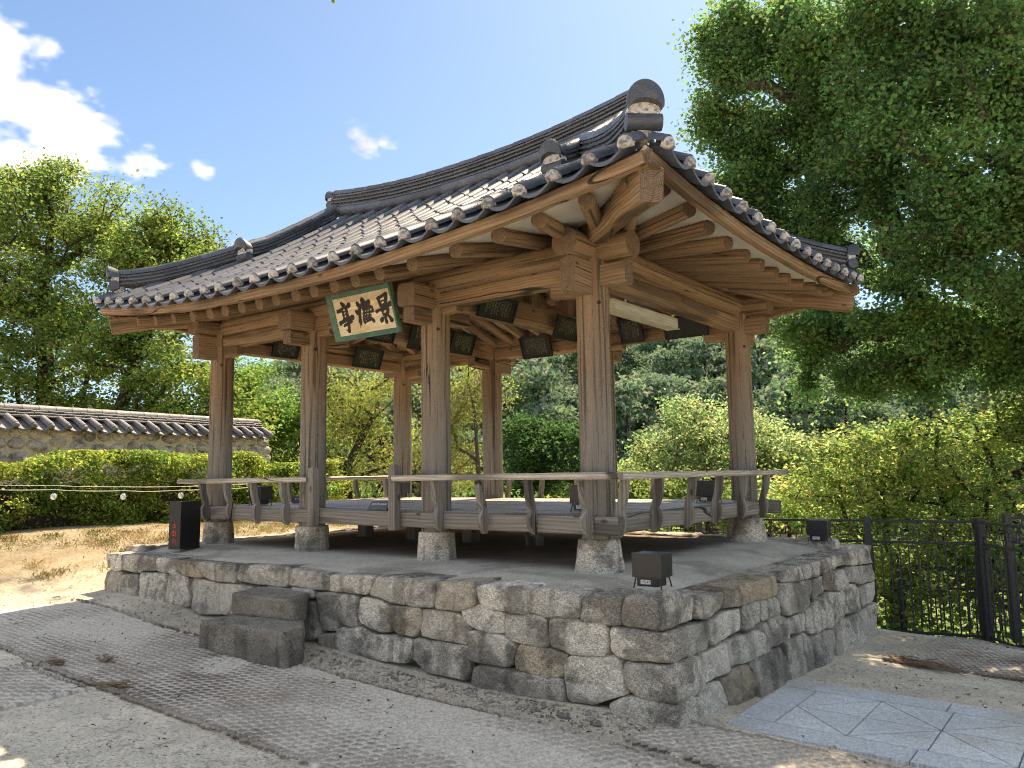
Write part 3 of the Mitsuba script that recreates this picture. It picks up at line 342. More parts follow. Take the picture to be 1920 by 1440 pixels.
coir('coir_mat', 'short coir mat at the lower left, joining the long mat at right angles', -3.72, -2.52, -6.5, -3.16, ang=.0, a=.16, b=.055)
coir('coir_mat', 'coir mat corner beside the grey granite paving at the bottom edge', 1.15, 4.0, -1.72, -1.02, ang=.02, a=.085, b=.064, lift=.016)
coir('coir_mat', 'brown coir mat at the foot of the black iron fence on the right', 1.45, 5.5, 2.55, 4.4, ang=-.12, org=(-.1, .25), a=.08, b=.06, res=.02)
# loose coir fibre tufts where mats meet
def tuft(x, y, r, n, ang):
    P = A_([x, y, float(gz(A_([x]), A_([y]))[0]) + .03]); ms = []
    for i in range(n):
        d = A_([math.cos(ang), math.sin(ang), 0]) * rng.normal(0, r) + A_([-math.sin(ang), math.cos(ang), 0]) * rng.normal(0, r * .3)
        q = P + d + A_([0, 0, abs(rng.normal(0, .018))]); t = (unit(A_([math.cos(ang), math.sin(ang), 0]) + rng.normal(0, .35, 3)) * r * .9) * A_([1, 1, .25])
        ms.append(flat(sweep([q - t / 2, q + t / 2 + A_([0, 0, rng.normal(0, .008)])], circ(.0045, 3), (0, 0, 1))))
    return join(ms)
for (x, y, r, n, a), l in (((-2.36, -3.04, .065, 90, .5), 'frayed clump of brown coir fibre at the corner where two mats meet, nearest the camera'), ((-3.45, -3.0, .06, 80, .2), 'brown clump of coir fibre on the far corner of the short mat'), ((-3.2, -2.72, .06, 50, .1), 'small patch of loose coir fibre lying on the long mat'), ((2.0, 2.55, .16, 120, -.5), 'dark torn coir edge on the ground below the iron fence')):
    t = thing('coir_tuft', l, 'coir fibre'); putm(t, 'fibre', tuft(x, y, r, n, a), 'coir_fibre', stuff=True)
# granite paving with border and diagonal joints
pv = key('', 'pavement'); labels[pv] = {'kind': 'structure'}
PX0, PX1, PY0, PY1 = 1.42, 6.0, -.80, .66
def slab(poly, tone, lift=0):
    poly = Polygon(poly).buffer(-.0055)
    if poly.area < .003: return
    zs = [gz(A_([x]), A_([y]))[0] for x, y in poly.exterior.coords[:-1]]
    m = extrude(poly, .10, np.eye(3)); vv = m[0]
    vv[:, 2] += -.955 + .010 + lift - .012 * (vv[:, 0] - 1.4) * .6
    m = flat((vv, m[1], np.full((len(vv), 2), tone))); putm(pv, 'slab', m, 'paving_granite')
bw = .26
for i in range(4):
    xa = PX0 + i * 1.15; slab([(xa, PY0), (xa + 1.15, PY0), (xa + 1.15, PY0 + bw), (xa, PY0 + bw)], .15 + .2 * rng.random()); slab([(xa, PY1 - bw), (xa + 1.15, PY1 - bw), (xa + 1.15, PY1), (xa, PY1)], .15 + .2 * rng.random())
slab([(PX0, PY0 + bw), (PX0 + bw, PY0 + bw), (PX0 + bw, PY1 - bw), (PX0, PY1 - bw)], .2)
q = .47
for i in range(9):
    for j in range(2):
        x0, y0 = PX0 + bw + i * q, PY0 + bw + j * q; x1, y1 = x0 + q, y0 + q
        if (i + j) % 2: slab([(x0, y0), (x1, y0), (x1, y1)], .5 + .5 * rng.random()); slab([(x0, y0), (x1, y1), (x0, y1)], .3 + .5 * rng.random())
        else: slab([(x0, y0), (x1, y0), (x0, y1)], .5 + .5 * rng.random()); slab([(x1, y0), (x1, y1), (x0, y1)], .3 + .5 * rng.random())
# ---------------- stone platform ----------------
YT, XT, BAT = -1.17, 1.13, .10
pf = thing('stone_platform', 'low platform of rough granite blocks with packed earth top carrying the pavilion', 'platform')
def stone_uv(n, dark=0): return np.tile([[(.78 + .42 * rng.random()) * (1 - dark), rng.random() ** 4.0]], (n, 1))
def stone_mesh(poly, mapf, N=32, back=.32, bulge=.035, seed=0):
    P = Polygon(A_(poly) / 1000.).buffer(.001)
    if P.geom_type != 'Polygon': P = max(P.geoms, key=lambda g: g.area)
    r = min(.014, .12 * math.sqrt(P.area)); P = P.buffer(.003)
    Q = P.buffer(-r).buffer(r, quad_segs=3)
    if Q.is_empty or Q.geom_type != 'Polygon' or Q.area < .6 * P.area: Q = P
    ex = Q.exterior; pts = A_([ex.interpolate(k / N, normalized=True).coords[0] for k in range(N)])
    c = A_(Q.representative_point().coords[0]); c = .5 * c + .5 * A_(Q.centroid.coords[0])
    if not Polygon(ex).contains(Point(c)): c = A_(Q.representative_point().coords[0])
    size = math.sqrt(Q.area)
    rings = [(1.02, -back), (1.02, -.06), (1.0, -.012), (.985, .002), (.95, .011), (.76, .017), (.48, .019), (.2, .020)]
    V = []
    for s, d in rings:
        V.append(np.c_[c + (pts - c) * s, np.full(N, d)])
    V.append([[*c, .024]]); V = np.vstack(V)
    nn = fb(np.c_[V[:, 0] * 5, V[:, 1] * 5, V[:, 2] * 5 + seed * 3.7], 4, seed=seed) - .5
    tilt = rng.normal(0, .05, 2)
    k = (V[:, 2] > -.02)
    V[:, 2] += k * (nn * .11 * min(1, size / .2) + (V[:, :2] - c) @ tilt * .5 + rng.normal(0, .005))
    V[:, :2] += (nn * .025)[:, None] * (V[:, :2] - c) / (size + .05)
    F = []; R = len(rings)
    for i in range(R - 1):
        for j in range(N):
            a, b = i * N + j, i * N + (j + 1) % N; F += [[a, b, b + N], [a, b + N, a + N]]
    F += [[(R - 1) * N + j, (R - 1) * N + (j + 1) % N, R * N] for j in range(N)]
    return mapf(V), A_(F)
def front_map(V): return np.stack([V[:, 0], YT + BAT * np.minimum(V[:, 1], 0) - V[:, 2], V[:, 1]], 1)
def right_map(V): return np.stack([XT - BAT * np.minimum(V[:, 1], 0) + V[:, 2], V[:, 0], V[:, 1]], 1)
for i, s in enumerate(STONES['F']):
    v, f = stone_mesh(s, front_map, seed=i); put(pf, 'stone', (v, f), 'granite', uv=stone_uv(len(v), .15 if i in (22, 23, 24, 25) else 0), smooth=40 if False else True)
for i, s in enumerate(STONES['R']):
    v, f = stone_mesh(s, right_map, seed=60 + i); put(pf, 'stone', (v, f[:, ::-1]), 'granite', uv=stone_uv(len(v), .12), smooth=True)
for i in range(4):
    a, b = A_(STONES['CF'][i]) / 1000., A_(STONES['CR'][i]) / 1000.
    ca, cb = a.mean(0), b.mean(0)
    a, b = ca + (a - ca) * .985, cb + (b - cb) * .985
    q = [front_map(np.c_[a, np.full(len(a), .012)]), right_map(np.c_[b, np.full(len(b), .012)]), front_map(np.c_[a, np.full(len(a), -.3)]), right_map(np.c_[b, np.full(len(b), -.3)])]
    h = trimesh.convex.convex_hull(np.vstack(q)); mf = manifold3d.Manifold(manifold3d.Mesh(np.asarray(h.vertices, np.float32), np.asarray(h.faces, np.uint32))).refine_to_length(.05)
    mm = mf.to_mesh(); t = trimesh.Trimesh(mm.vert_properties[:, :3], mm.tri_verts); trimesh.smoothing.filter_taubin(t, iterations=3)
    v = np.asarray(t.vertices) + np.asarray(t.vertex_normals) * ((fb(np.asarray(t.vertices) * 6, 4, seed=i) - .5) * .05)[:, None]
    put(pf, 'stone', (v, np.asarray(t.faces)), 'granite', uv=stone_uv(len(v)), smooth=True)
PL, PB = -6.45, 4.02   # left and back edges
# edge stones along the left and the back rim, and a hidden core
def rim_stone(x0, x1, y0, y1, z0, z1):
    m = manifold3d.Manifold.cube([x1 - x0, y1 - y0, z1 - z0]).translate([x0, y0, z0]).refine_to_length(.09).to_mesh()
    t = trimesh.Trimesh(m.vert_properties[:, :3], m.tri_verts); trimesh.smoothing.filter_taubin(t, iterations=5)
    v = np.asarray(t.vertices) + np.asarray(t.vertex_normals) * ((fb(np.asarray(t.vertices) * 6, 3) - .5) * .035)[:, None]
    put(pf, 'stone', (v, np.asarray(t.faces)), 'granite', uv=stone_uv(len(v)), smooth=True)
y = -.95
while y < 3.9:
    l = .38 + .3 * rng.random(); rim_stone(PL, PL + .36 + .06 * rng.random(), y, min(y + l, 4.0), -.4, .012 + .02 * rng.random()); y += l + .012
x = PL + .45
while x < .8:
    l = .4 + .35 * rng.random(); rim_stone(x, min(x + l, .95), PB - .42, PB, -.6 - .4 * (x > -2), .012 + .025 * rng.random()); x += l + .012
h = trimesh.convex.convex_hull(A_([(x, y, z) for z, o in ((-.11, .10), (-1.35, -.03)) for x in (PL + .1, XT - o) for y in (YT + o, PB - .1)])); put(pf, 'earth_core', (np.asarray(h.vertices), np.asarray(h.faces)), 'dark_mortar')
def topz(X, Y):
    fr = np.interp(X, [-6.46, -5.2, -3.7, .2, 1.0], [-.055, -.045, -.008, -.006, -.03]); wf = np.clip((-.55 - Y) / .35, 0, 1)
    wr = np.clip((X - .45) / .4, 0, 1) * np.clip((Y + 1.0) / .35, 0, 1)
    ed = np.minimum(np.minimum(Y - YT, XT - X), 9); ed = .09 * (1 - np.clip((ed - .06) / .10, 0, 1)) ** 2
    return (.004 * (1 - wf) + fr * wf) * (1 - wr) + wr * -.085 - ed + .010 * (fb(np.stack([X * 1.5, Y * 1.5, X * 0], -1), 3) - .5)
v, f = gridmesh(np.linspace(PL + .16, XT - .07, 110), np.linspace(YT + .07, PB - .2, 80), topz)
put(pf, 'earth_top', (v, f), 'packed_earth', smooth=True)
# step stones
def rough_block(name, lab, pts, seed, amp=.05):
    h = trimesh.convex.convex_hull(A_(pts, float)); m = manifold3d.Manifold(manifold3d.Mesh(np.asarray(h.vertices, np.float32), np.asarray(h.faces, np.uint32))).refine_to_length(.045).to_mesh()
    t = trimesh.Trimesh(m.vert_properties[:, :3], m.tri_verts); trimesh.smoothing.filter_taubin(t, iterations=4)
    v = np.asarray(t.vertices) + np.asarray(t.vertex_normals) * ((fb(np.asarray(t.vertices) * 6, 4, seed=seed) - .5) * amp)[:, None]
    k = key('', name); scene[k] = mikit.ply((v, np.asarray(t.faces)), 'granite', smooth=True, uv=np.tile([[.45, .1]], (len(v), 1))); labels[k] = {'label': lab, 'category': 'step stone'}
rough_block('step_stone', 'dark upper step block set against the platform front', STEP1, 3, .035)
rough_block('step_stone', 'larger lower step stone with rounded edges lying on the ground before the platform', STEP2, 5, .05)
# loose stones and gravel along the wall foot
ico = trimesh.creation.icosphere(subdivisions=2, radius=1.0)
def pebble(x, y, r, sq=.5):
    v = np.asarray(ico.vertices) * (1 + .5 * (nz(np.asarray(ico.vertices) * 1.6 + rng.random(3) * 50) - .5))[:, None]
    v = (v * A_([r * (.8 + .6 * rng.random()), r * (.7 + .3 * rng.random()), r * sq])) @ rotz(rng.random() * 6.28).T
    return v + A_([x, y, float(gz(A_([x]), A_([y]))[0]) + r * sq * .35]), np.asarray(ico.faces), np.tile([[.75 + .5 * rng.random(), .3 * rng.random()]], (len(v), 1))
for i in range(24):
    x = -1.75 + 3.0 * (i + rng.random()) / 24; y = -1.42 - .16 * rng.random()
    k = key('', 'loose_stone'); m = pebble(x, y, .018 + .026 * rng.random()); scene[k] = mikit.ply((m[0], m[1]), 'granite', smooth=True, uv=m[2])
    labels[k] = {'label': 'small loose stone on the sandy ground along the front foot of the platform', 'category': 'stone', 'group': 'loose stones at the platform foot'}
ico1 = trimesh.creation.icosphere(subdivisions=1, radius=1.0); ms = []
for i in range(1500):
    x = -6.0 + 7.8 * rng.random() if i % 3 == 0 else -2.2 + 3.8 * rng.random(); y = -1.34 - .44 * rng.random() ** 1.6
    r = .004 + .009 * rng.random() ** 2; v = np.asarray(ico1.vertices) * r * (.7 + .6 * rng.random(3)); ms.append((v + A_([x, y, 0]), np.asarray(ico1.faces), np.tile([[.7 + .6 * rng.random(), .2]], (len(v), 1))))
m = join(ms); m[0][:, 2] += gz(m[0][:, 0], m[0][:, 1]) + .004
k = putm('', 'gravel', m, 'granite'); labels[k] = {'kind': 'stuff', 'label': 'fine gravel scattered at the foot of the platform', 'category': 'gravel'}
# ---------------- pavilion ----------------
pa = thing('pavilion', 'open wooden pavilion on round columns with a dark tiled hip and gable roof', 'pavilion')
X0, BD = -5.882, 3.395
CX = [X0, -3.939, -1.943, 0.0]
COLS = [(x, 0.0) for x in CX] + [(x, BD) for x in CX]
PED = {(X0, 0.0): (.185, .205), (CX[1], 0.0): (.19, .205), (CX[2], 0.0): (.185, .205), (0.0, 0.0): (.185, .228), (0.0, BD): (.20, .255)}
for (x, y) in COLS:
    r1, r0 = PED.get((x, y), (.185, .215)); n = 30
    zs = np.linspace(-.03, .275, 9); ms = []
    prof = [(r0 + (r1 - r0) * ((z + .03) / .305) ** .9, z) for z in zs] + [(r1 - .012, .284), (r1 - .04, .286), (0, .286)]
    V, F = [], []
    for r, z in prof:
        a = np.arange(n) / n * 2 * math.pi; V.append(np.c_[r * np.cos(a), r * np.sin(a), np.full(n, z)])
    V = np.vstack(V); V[:, :2] *= (1 + .07 * (fb(np.c_[V[:, :2] * 4 + x, V[:, 2] * 4 + y], 3) - .5))[:, None]
    for i in range(len(prof) - 1):
        for j in range(n):
            a, b = i * n + j, i * n + (j + 1) % n; F += [[a, b, b + n], [a, b + n, a + n]]
    put(pa, 'pedestal', (V + A_([x, y, 0]), A_(F)), 'granite', uv=np.tile([[1.12, .15]], (len(V), 1)), smooth=45 if False else True)
    for pd, pz in (((.35, -.94), 2.60), ((.80, -.60), 2.36)):
        if y == 0.0 or pz < 2.5: q = A_([x + pd[0] * .148, y + pd[1] * .148, pz]); putm(pa, 'peg', log(q, q + A_([pd[0], pd[1], 0]) * .009, .019, .017, 9, nseg=1), 'bark_dark')
    putm(pa, 'column', log([x, y, .28], [x, y, 2.86], .1525, .150, 40, nseg=10, wob=.012), 'wood')
# floor beams, planks
def fb_beam(p0, p1, w, h): return putm(pa, 'floor_beam', beam(p0, p1, w, h, .012, nseg=2), 'wood')
fz, fh = .410, .155
fb_beam([X0 - .36, -.185, fz], [.09, -.185, fz], .09, fh); fb_beam([.10, -.185, fz], [.33, -.185, fz - .004], .10, fh)
fb_beam([.185, -.13, fz], [.185, BD + .36, fz], .09, fh); fb_beam([X0 - .185, -.13, fz], [X0 - .185, BD + .36, fz], .09, fh)
fb_beam([X0 - .36, BD + .185, fz], [.36, BD + .185, fz], .09, fh)
for x in (CX[1], CX[2]): fb_beam([x, -.13, fz - .03], [x, BD + .13, fz - .03], .13, .12)
for i in range(3):
    xa, xb = CX[i] - (.12 if i == 0 else 0), CX[i + 1] + (.12 if i == 2 else 0); y = -.135
    while y < BD + .12:
        w = .20 + .10 * rng.random(); y1 = min(y + w, BD + .135)
        putm(pa, 'floor_plank', beam([xa + .004, (y + y1) / 2, .466 + .004 * rng.random()], [xb - .004, (y + y1) / 2, .466 + .004 * rng.random()], y1 - y - .007, .045, .004, nseg=1), 'floor_wood'); y = y1
# short posts under the floor
for x, y in ((CX[1], 1.7), (CX[2], 1.7), (-4.9, 1.7), (-2.94, 1.7), (-.97, 1.7)):
    putm(pa, 'floor_post', box((x, y, .18), (.16, .16, .36)), 'wood'); 
# railing: curved balusters, handrails, newel posts
BP = [(0, .33), (0, .50), (.012, .55), (.030, .62), (.045, .70), (.052, .80), (.115, .80), (.108, .72), (.098, .64), (.082, .58), (.060, .535), (.072, .51), (.086, .46), (.082, .40), (.060, .34), (.030, .305), (.008, .31)]
def baluster(x, y, out):   # out: unit outward direction
    o = A_([*out, 0.]); s = np.cross([0, 0, 1.], o); t = .052
    P = Polygon([(a * 1.18, z) for a, z in BP]); m = extrude(P, t, [o, [0, 0, 1], s], A_([x, y, 0]) - s * t / 2)
    uv = np.stack([m[0][:, 2] + 13 * rng.random(), m[0] @ (o + s * .7) + 7 * rng.random()], 1); m = flat((m[0], m[1], uv))
    putm(pa, 'baluster', m, 'wood')
yo = -.228
for x in (-5.75, -5.21, -4.65, -4.08, -1.66, -1.095, -.525, .045): baluster(x, yo, (0, -1))
for y in (-.09, .545, 1.25, 1.90, 2.60, 3.27): baluster(.228, y, (1, 0))
for i in range(10): baluster(X0 + .15 + i * .62, BD + .228, (0, 1))
for i in range(6): baluster(X0 - .228, .05 + i * .65, (-1, 0))
def rail(p0, p1, w=.085, h=.058): putm(pa, 'handrail', beam(p0, p1, w, h, .012, nseg=2, bow=.004), 'floor_wood')
rz = .822; ry = .325
rail([X0 - .42, -ry, rz - .008], [-3.60, -ry, rz]); rail([-2.23, -ry, rz + .006], [.42, -ry, rz + .008]); rail([ry, -.27, rz + .002], [ry, 3.90, rz])
rail([X0 - .42, BD + ry, rz], [.42, BD + ry, rz]); rail([-X0 * 0 + X0 - ry, -.30, rz - .004], [X0 - ry, BD + .42, rz - .004])
for x in (-3.565, -2.265):
    k = putm(pa, 'newel_post', beam([x, -.285, .305], [x, -.285, .955], .095, .095, .006, up=(1, 0, 0)), 'wood')
    putm(k, 'finial', join([beam([x, -.285, .955], [x, -.285, .975], .055, .055, .006, up=(1, 0, 0))]), 'wood')
# frame at the column heads
def tie(p0, p1, w, h, name='tie_beam', n=3, c=.015, bow=0): return putm(pa, name, beam(p0, p1, w, h, c, nseg=n, bow=bow), 'wood')
tz = 2.668
for i in range(3):
    tie([CX[i] + .12, 0, tz], [CX[i + 1] - .12, 0, tz], .16, .165); tie([CX[i] + .12, BD, tz], [CX[i + 1] - .12, BD, tz], .16, .165)
for x in (X0, 0.0): tie([x, .12, tz - .03], [x, BD - .12, tz - .03], .15, .17)
dz = 2.862; dr_ = .128
def dori(p0, p1): return putm(pa, 'purlin', log(p0, p1, dr_, dr_, 20, nseg=4, wob=.02), 'wood')
for y in (0.0, BD): dori([X0 - .46, y, dz], [.43, y, dz])
for x in (X0, 0.0): dori([x, -.45, dz + .002], [x, BD + .45, dz + .002])
# plastered strip between purlin and rafters sits on the purlins (see soffit); heads and brackets
for x in (X0, 0.0):
    for y, sg in ((0.0, -1), (BD, 1)):
        tie([x, y + sg * .10, 2.585], [x, y + sg * .40, 2.585], .15, .31, 'bracket', 1)
        sx = 1 if x == 0.0 else -1
        tie([x + sx * .10, y, 2.61], [x + sx * .38, y, 2.61], .15, .20, 'bracket', 1)
        tie([x - sx * .10, y, 2.52], [x - sx * .42, y, 2.55], .12, .14, 'bracket', 1)
for x in CX[1:3]:
    putm(pa, 'cross_beam', beam([x, -.12, 2.70], [x, BD + .12, 2.70], .24, .27, .03, nseg=8, bow=.07), 'wood')
    for y, sg in ((0.0, -1), (BD, 1)):
        tie([x, y + sg * .10, 2.685], [x, y + sg * .44, 2.685], .24, .235, 'beam_head', 1, .03)
        tie([x, y + sg * .10, 2.485], [x, y + sg * .40, 2.485], .15, .155, 'bracket', 1)
        tie([x, y - sg * .10, 2.50], [x, y - sg * .48, 2.53], .14, .14, 'bracket', 1)
    for s in (-1, 1): tie([x + s * .10, 0, 2.55], [x + s * .34, 0, 2.565], .11, .07, 'bracket', 1); tie([x + s * .10, BD, 2.55], [x + s * .34, BD, 2.565], .11, .07, 'bracket', 1)
    putm(pa, 'king_post', box((x, BD / 2, 3.16), (.24, .22, .62)), 'wood')
for y in (.9, BD - .9): dori([X0 + .2, y, 3.19], [-.2, y, 3.19])
dori([X0 + .6, BD / 2, 3.48], [-.6, BD / 2, 3.48])
for x in CX[1:3]:
    for y in (.9, BD - .9): putm(pa, 'strut', box((x, y, 2.98), (.2, .2, .30)), 'wood')
# ---------------- rafters, soffit ----------------
EX0, EX1, EY0, EY1 = -6.50, 1.37, -1.44, 4.06      # eave rectangle
XM, YM = -2.94, 1.70
def zr_f(x): t = np.minimum(np.abs((x - XM) / 4.03), 1.05); return 2.70 + .27 * t ** 2.5
def zr_s(y): t = np.minimum(np.abs((y - YM) / 2.1), 1.02); return 2.845 + .19 * t ** 2.4
def raf_z(zr, d): return zr + (d - .33) * np.maximum((3.045 - zr) / 1.08, .03)
def soffit(X, Y):
    df, db, dR, dl = Y - EY0, EY1 - Y, EX1 - X, X - EX0
    dl = dl + .45; db = db + .45
    zf = raf_z(zr_f(X), np.minimum(df, db)); zs = raf_z(zr_s(Y), np.minimum(dR, dl))
    return np.where(np.minimum(df, db) < np.minimum(dR, dl), zf, zs) + .062
v, f = gridmesh(np.linspace(EX0 + .12, EX1 - .10, 130), np.linspace(EY0 + .11, EY1 - .10, 90), soffit)
put(pa, 'soffit', (v, f), 'soffit_plaster', smooth=60)
for i, x in enumerate([]): pass
def rafter(e, i, re=.066, ri=.082, nm='rafter'): putm(pa, nm, log(e, i, re, ri, 14, nseg=2, wob=.03), 'wood')
fx = [-6.05, -5.62, -5.20, -4.78, -4.42, -4.12, -3.80, -3.48, -3.19, -2.86, -2.57, -2.26, -1.955, -1.62, -1.20, -.68, -.21, .20, .647, 1.05]
for x in fx:
    fan = max(0, abs(x - XM) - 1.55); k = np.sign(x - XM); a = fan / 2.5
    for (ye, s) in ((-1.10, 1), (EY1 - .34, -1)):
        L = 2.55 if fan == 0 else max(1.5, 2.2 - .3 * fan); xi = x - k * L * min(.85, a * .62)
        z0 = float(zr_f(x)); z1 = z0 + L * max((3.045 - z0) / 1.08, .03)
        rafter([x, ye, z0], [xi, ye + s * L, z1])
ry_ = [-.62, -.166, .216, .626, 1.064, 1.462, 1.863, 2.25, 2.704, 3.15, 3.60]
for y in ry_:
    fan = y - YM; L = max(1.35, 2.0 - .3 * abs(fan)); yi = y - np.sign(fan) * L * min(.8, max(0, abs(fan) - .25) * .36)
    z0 = float(zr_s(y)); z1 = z0 + L * max((3.045 - z0) / 1.08, .03)
    rafter([1.05, y, z0], [1.05 - L, yi, z1]); rafter([X0 - .55, y, z0], [X0 - .55 + L, yi, z1])
# hip rafters
def hiprafter(cx, cy, ex, ey, z0, z1):
    d = unit(A_([ex - cx, ey - cy, 0])); p = A_([cx, cy, 0]) - d * 1.1; q = A_([ex, ey, 0])
    path = A_([[*(p[:2]), z0 + .16], [cx, cy, z0], [*((A_([cx, cy]) * .35 + q[:2] * .65)), z0 - .08], [q[0], q[1], z1]])
    putm(pa, 'hip_rafter', flat(sweep(path, rect_prof(.17, .25, .02))), 'wood')
hiprafter(0, 0, 1.27, -1.25, 3.02, 2.842); hiprafter(0, BD, 1.25, EY1 - .12, 3.02, 2.86); hiprafter(X0, 0, EX0 + .02, -1.24, 3.02, 2.835); hiprafter(X0, BD, EX0 + .12, EY1 - .12, 3.02, 2.86)
# ---------------- roof ----------------
def ze_f(x): t = np.abs((x - (EX0 + EX1) / 2) / ((EX1 - EX0) / 2)); return 2.835 + .29 * t ** 2.4
def ze_s(y): t = np.abs((y - (EY0 + EY1) / 2) / ((EY1 - EY0) / 2)); return 2.985 + .145 * t ** 2.4
GX0, GX1 = -5.53, -.36; RY = 1.62
def TOP(x): t = np.minimum(np.abs((x + 2.95) / 2.62), 1.3); return 4.60 + .16 * t ** 2
def prof(s): return s - .055 * 4 * s * (1 - s)
def zs_front(x, y): s = (y - EY0) / (RY - EY0); return ze_f(x) + (TOP(x) - ze_f(x)) * prof(s)
def zs_back(x, y): s = (EY1 - y) / (EY1 - RY); return ze_f(x) + (TOP(x) - ze_f(x)) * prof(s)
def zs_right(x, y): d = (EX1 - x); return ze_s(y) + d * .50 + .05 * d * d
def zs_left(x, y): d = (x - EX0) * 1.55; return ze_s(y) + d * .50 + .05 * d * d
rf = pa + '__roof'
PR, PH = .064, .060     # cap tile radius, pan depth
def row_path(side, s):
    """centre line of a cap row from the eave up to the hip, the gable or the ridge"""
    pts = []
    for d in np.arange(-.02, 3.2, .04):
        if side == 'F': x, y = s, EY0 + d; z = zs_front(x, y); lim = y > RY - .06 or (not GX0 < x < GX1 and z > (zs_right(x, y) if x > -3 else zs_left(x, y)) - .02 and d > .05)
        if side == 'B': x, y = s, EY1 - d; z = zs_back(x, y); lim = y < RY + .06 or (not GX0 < x < GX1 and z > (zs_right(x, y) if x > -3 else zs_left(x, y)) - .02 and d > .05)
        if side == 'R': x, y = EX1 - d, s; z = zs_right(x, y); lim = x < GX1 + .05 or (z > min(zs_front(x, y), zs_back(x, y)) - .02 and d > .05)
        if side == 'L': x, y = EX0 + d, s; z = zs_left(x, y); lim = x > GX0 - .05 or (z > min(zs_front(x, y), zs_back(x, y)) - .02 and d > .05)
        if lim: break
        pts.append((x, y, float(z)))
    return A_(pts)
SIDEV = {'F': A_([1., 0, 0]), 'B': A_([-1., 0, 0]), 'R': A_([0, 1., 0]), 'L': A_([0, -1., 0])}
def resample(P, L0, L1, n):
    L = np.concatenate([[0], np.cumsum(np.linalg.norm(np.diff(P, axis=0), axis=1))]); t = np.linspace(L0, L1, n)
    return np.stack([np.interp(t, L, P[:, i]) for i in range(3)], 1), L[-1]
def half_tile(P, side, r0, r1, nseg=8, thick=.014, droop=0.0):
    """a half-round tile along P (2 points), flared from r1 at its upper end to r0 at its lower end"""
    sv = SIDEV[side] if isinstance(side, str) else side; a = np.linspace(0, math.pi, nseg + 1); V = []
    t = unit(P[-1] - P[0]); up = unit(np.cross(sv, t)); up = up if up[2] > 0 else -up
    for p, r in ((P[0], r0), (P[-1], r1)):
        V += [p + sv * r * np.cos(q) + up * r * np.sin(q) for q in a]
    V += [P[0] + sv * (r0 - thick) * np.cos(q) + up * (r0 - thick) * np.sin(q) for q in a]
    n = nseg + 1; F = []
    for i in range(nseg):
        F += [[i, i + 1, n + i + 1], [i, n + i + 1, n + i], [2 * n + i, 2 * n + i + 1, i + 1], [2 * n + i, i + 1, i]]
    V = A_(V); F = A_(F); tone = rng.random()
    dup = [V, np.tile([[tone, rng.random()]], (len(V), 1))]
    # split the rim from the barrel so that its edge stays crisp
    V2 = np.vstack([V[:2 * n], V[2 * n:], V[:n]]); F2 = F.copy()
    m = (F >= 2 * n).any(1); F2[m] = np.where(F[m] < n, F[m] + 3 * n, F[m])
    return V2, F2, np.tile([[tone, .5]], (len(V2), 1))
def plug(p, t, sv, r):
    """rounded lime end in the mouth of a cap row"""
    up = unit(np.cross(sv, t)); up = up if up[2] > 0 else -up; V, F = [], []
    rr = [(1.0, .012), (.97, -.012), (.80, -.034), (.5, -.046), (.2, -.05)]; N = 12
    for s, d in rr:
        for k in range(N):
            a = k / N * 2 * math.pi; e = A_([math.cos(a), max(math.sin(a), -.42)]) * r * s
            V.append(p + sv * e[0] + up * (e[1] - .004) + t * (d + .006 * rng.standard_normal()))
    V.append(p - t * .05)
    for i in range(len(rr) - 1):
        for k in range(N):
            a, b = i * N + k, i * N + (k + 1) % N; F += [[a, b, b + N], [a, b + N, a + N]]
    F += [[(len(rr) - 1) * N + k, (len(rr) - 1) * N + (k + 1) % N, len(rr) * N] for k in range(N)]
    return A_(V), A_(F), np.tile([[rng.random(), .5]], (len(V), 1))
def pan(Pa, Pb, side, drop=.0, n=7, thick=0):
    """pan tile between two neighbouring cap rows: segment from (Pa0,Pb0) to (Pa1,Pb1), sagging in the middle"""
    V = []; up = A_([0, 0, 1.])
    for i in (0, 1):
        for k in range(n):
            q = k / (n - 1); V.append(Pa[i] * (1 - q) + Pb[i] * q - up * (PH * 4 * q * (1 - q) + .012) + up * (drop if i == 0 else 0))
    F = []
    for k in range(n - 1): F += [[k, k + 1, n + k + 1], [k, n + k + 1, n + k]]
    if thick:
        b = len(V); V += [V[k] for k in range(n)] + [V[k] - up * thick * (.6 + .8 * math.sin(math.pi * k / (n - 1))) for k in range(n)] + [V[n + k] - up * thick for k in range(n)]
        for k in range(n - 1): F += [[b + k, b + n + k, b + n + k + 1], [b + k, b + n + k + 1, b + k + 1], [b + n + k, b + 2 * n + k, b + 2 * n + k + 1], [b + n + k, b + 2 * n + k + 1, b + n + k + 1]]
    V = A_(V); return V, A_(F), np.tile([[rng.random(), .5]], (len(V), 1))
ROWS = {'F': EX0 + .15 + .3015 * np.arange(26) + .008 * rng.standard_normal(26), 'B': EX0 + .15 + .3015 * np.arange(26), 'R': EY0 + .20 + .330 * np.arange(16), 'L': EY0 + .20 + .330 * np.arange(16)}
TL = .315
field_cap, field_pan = [], []
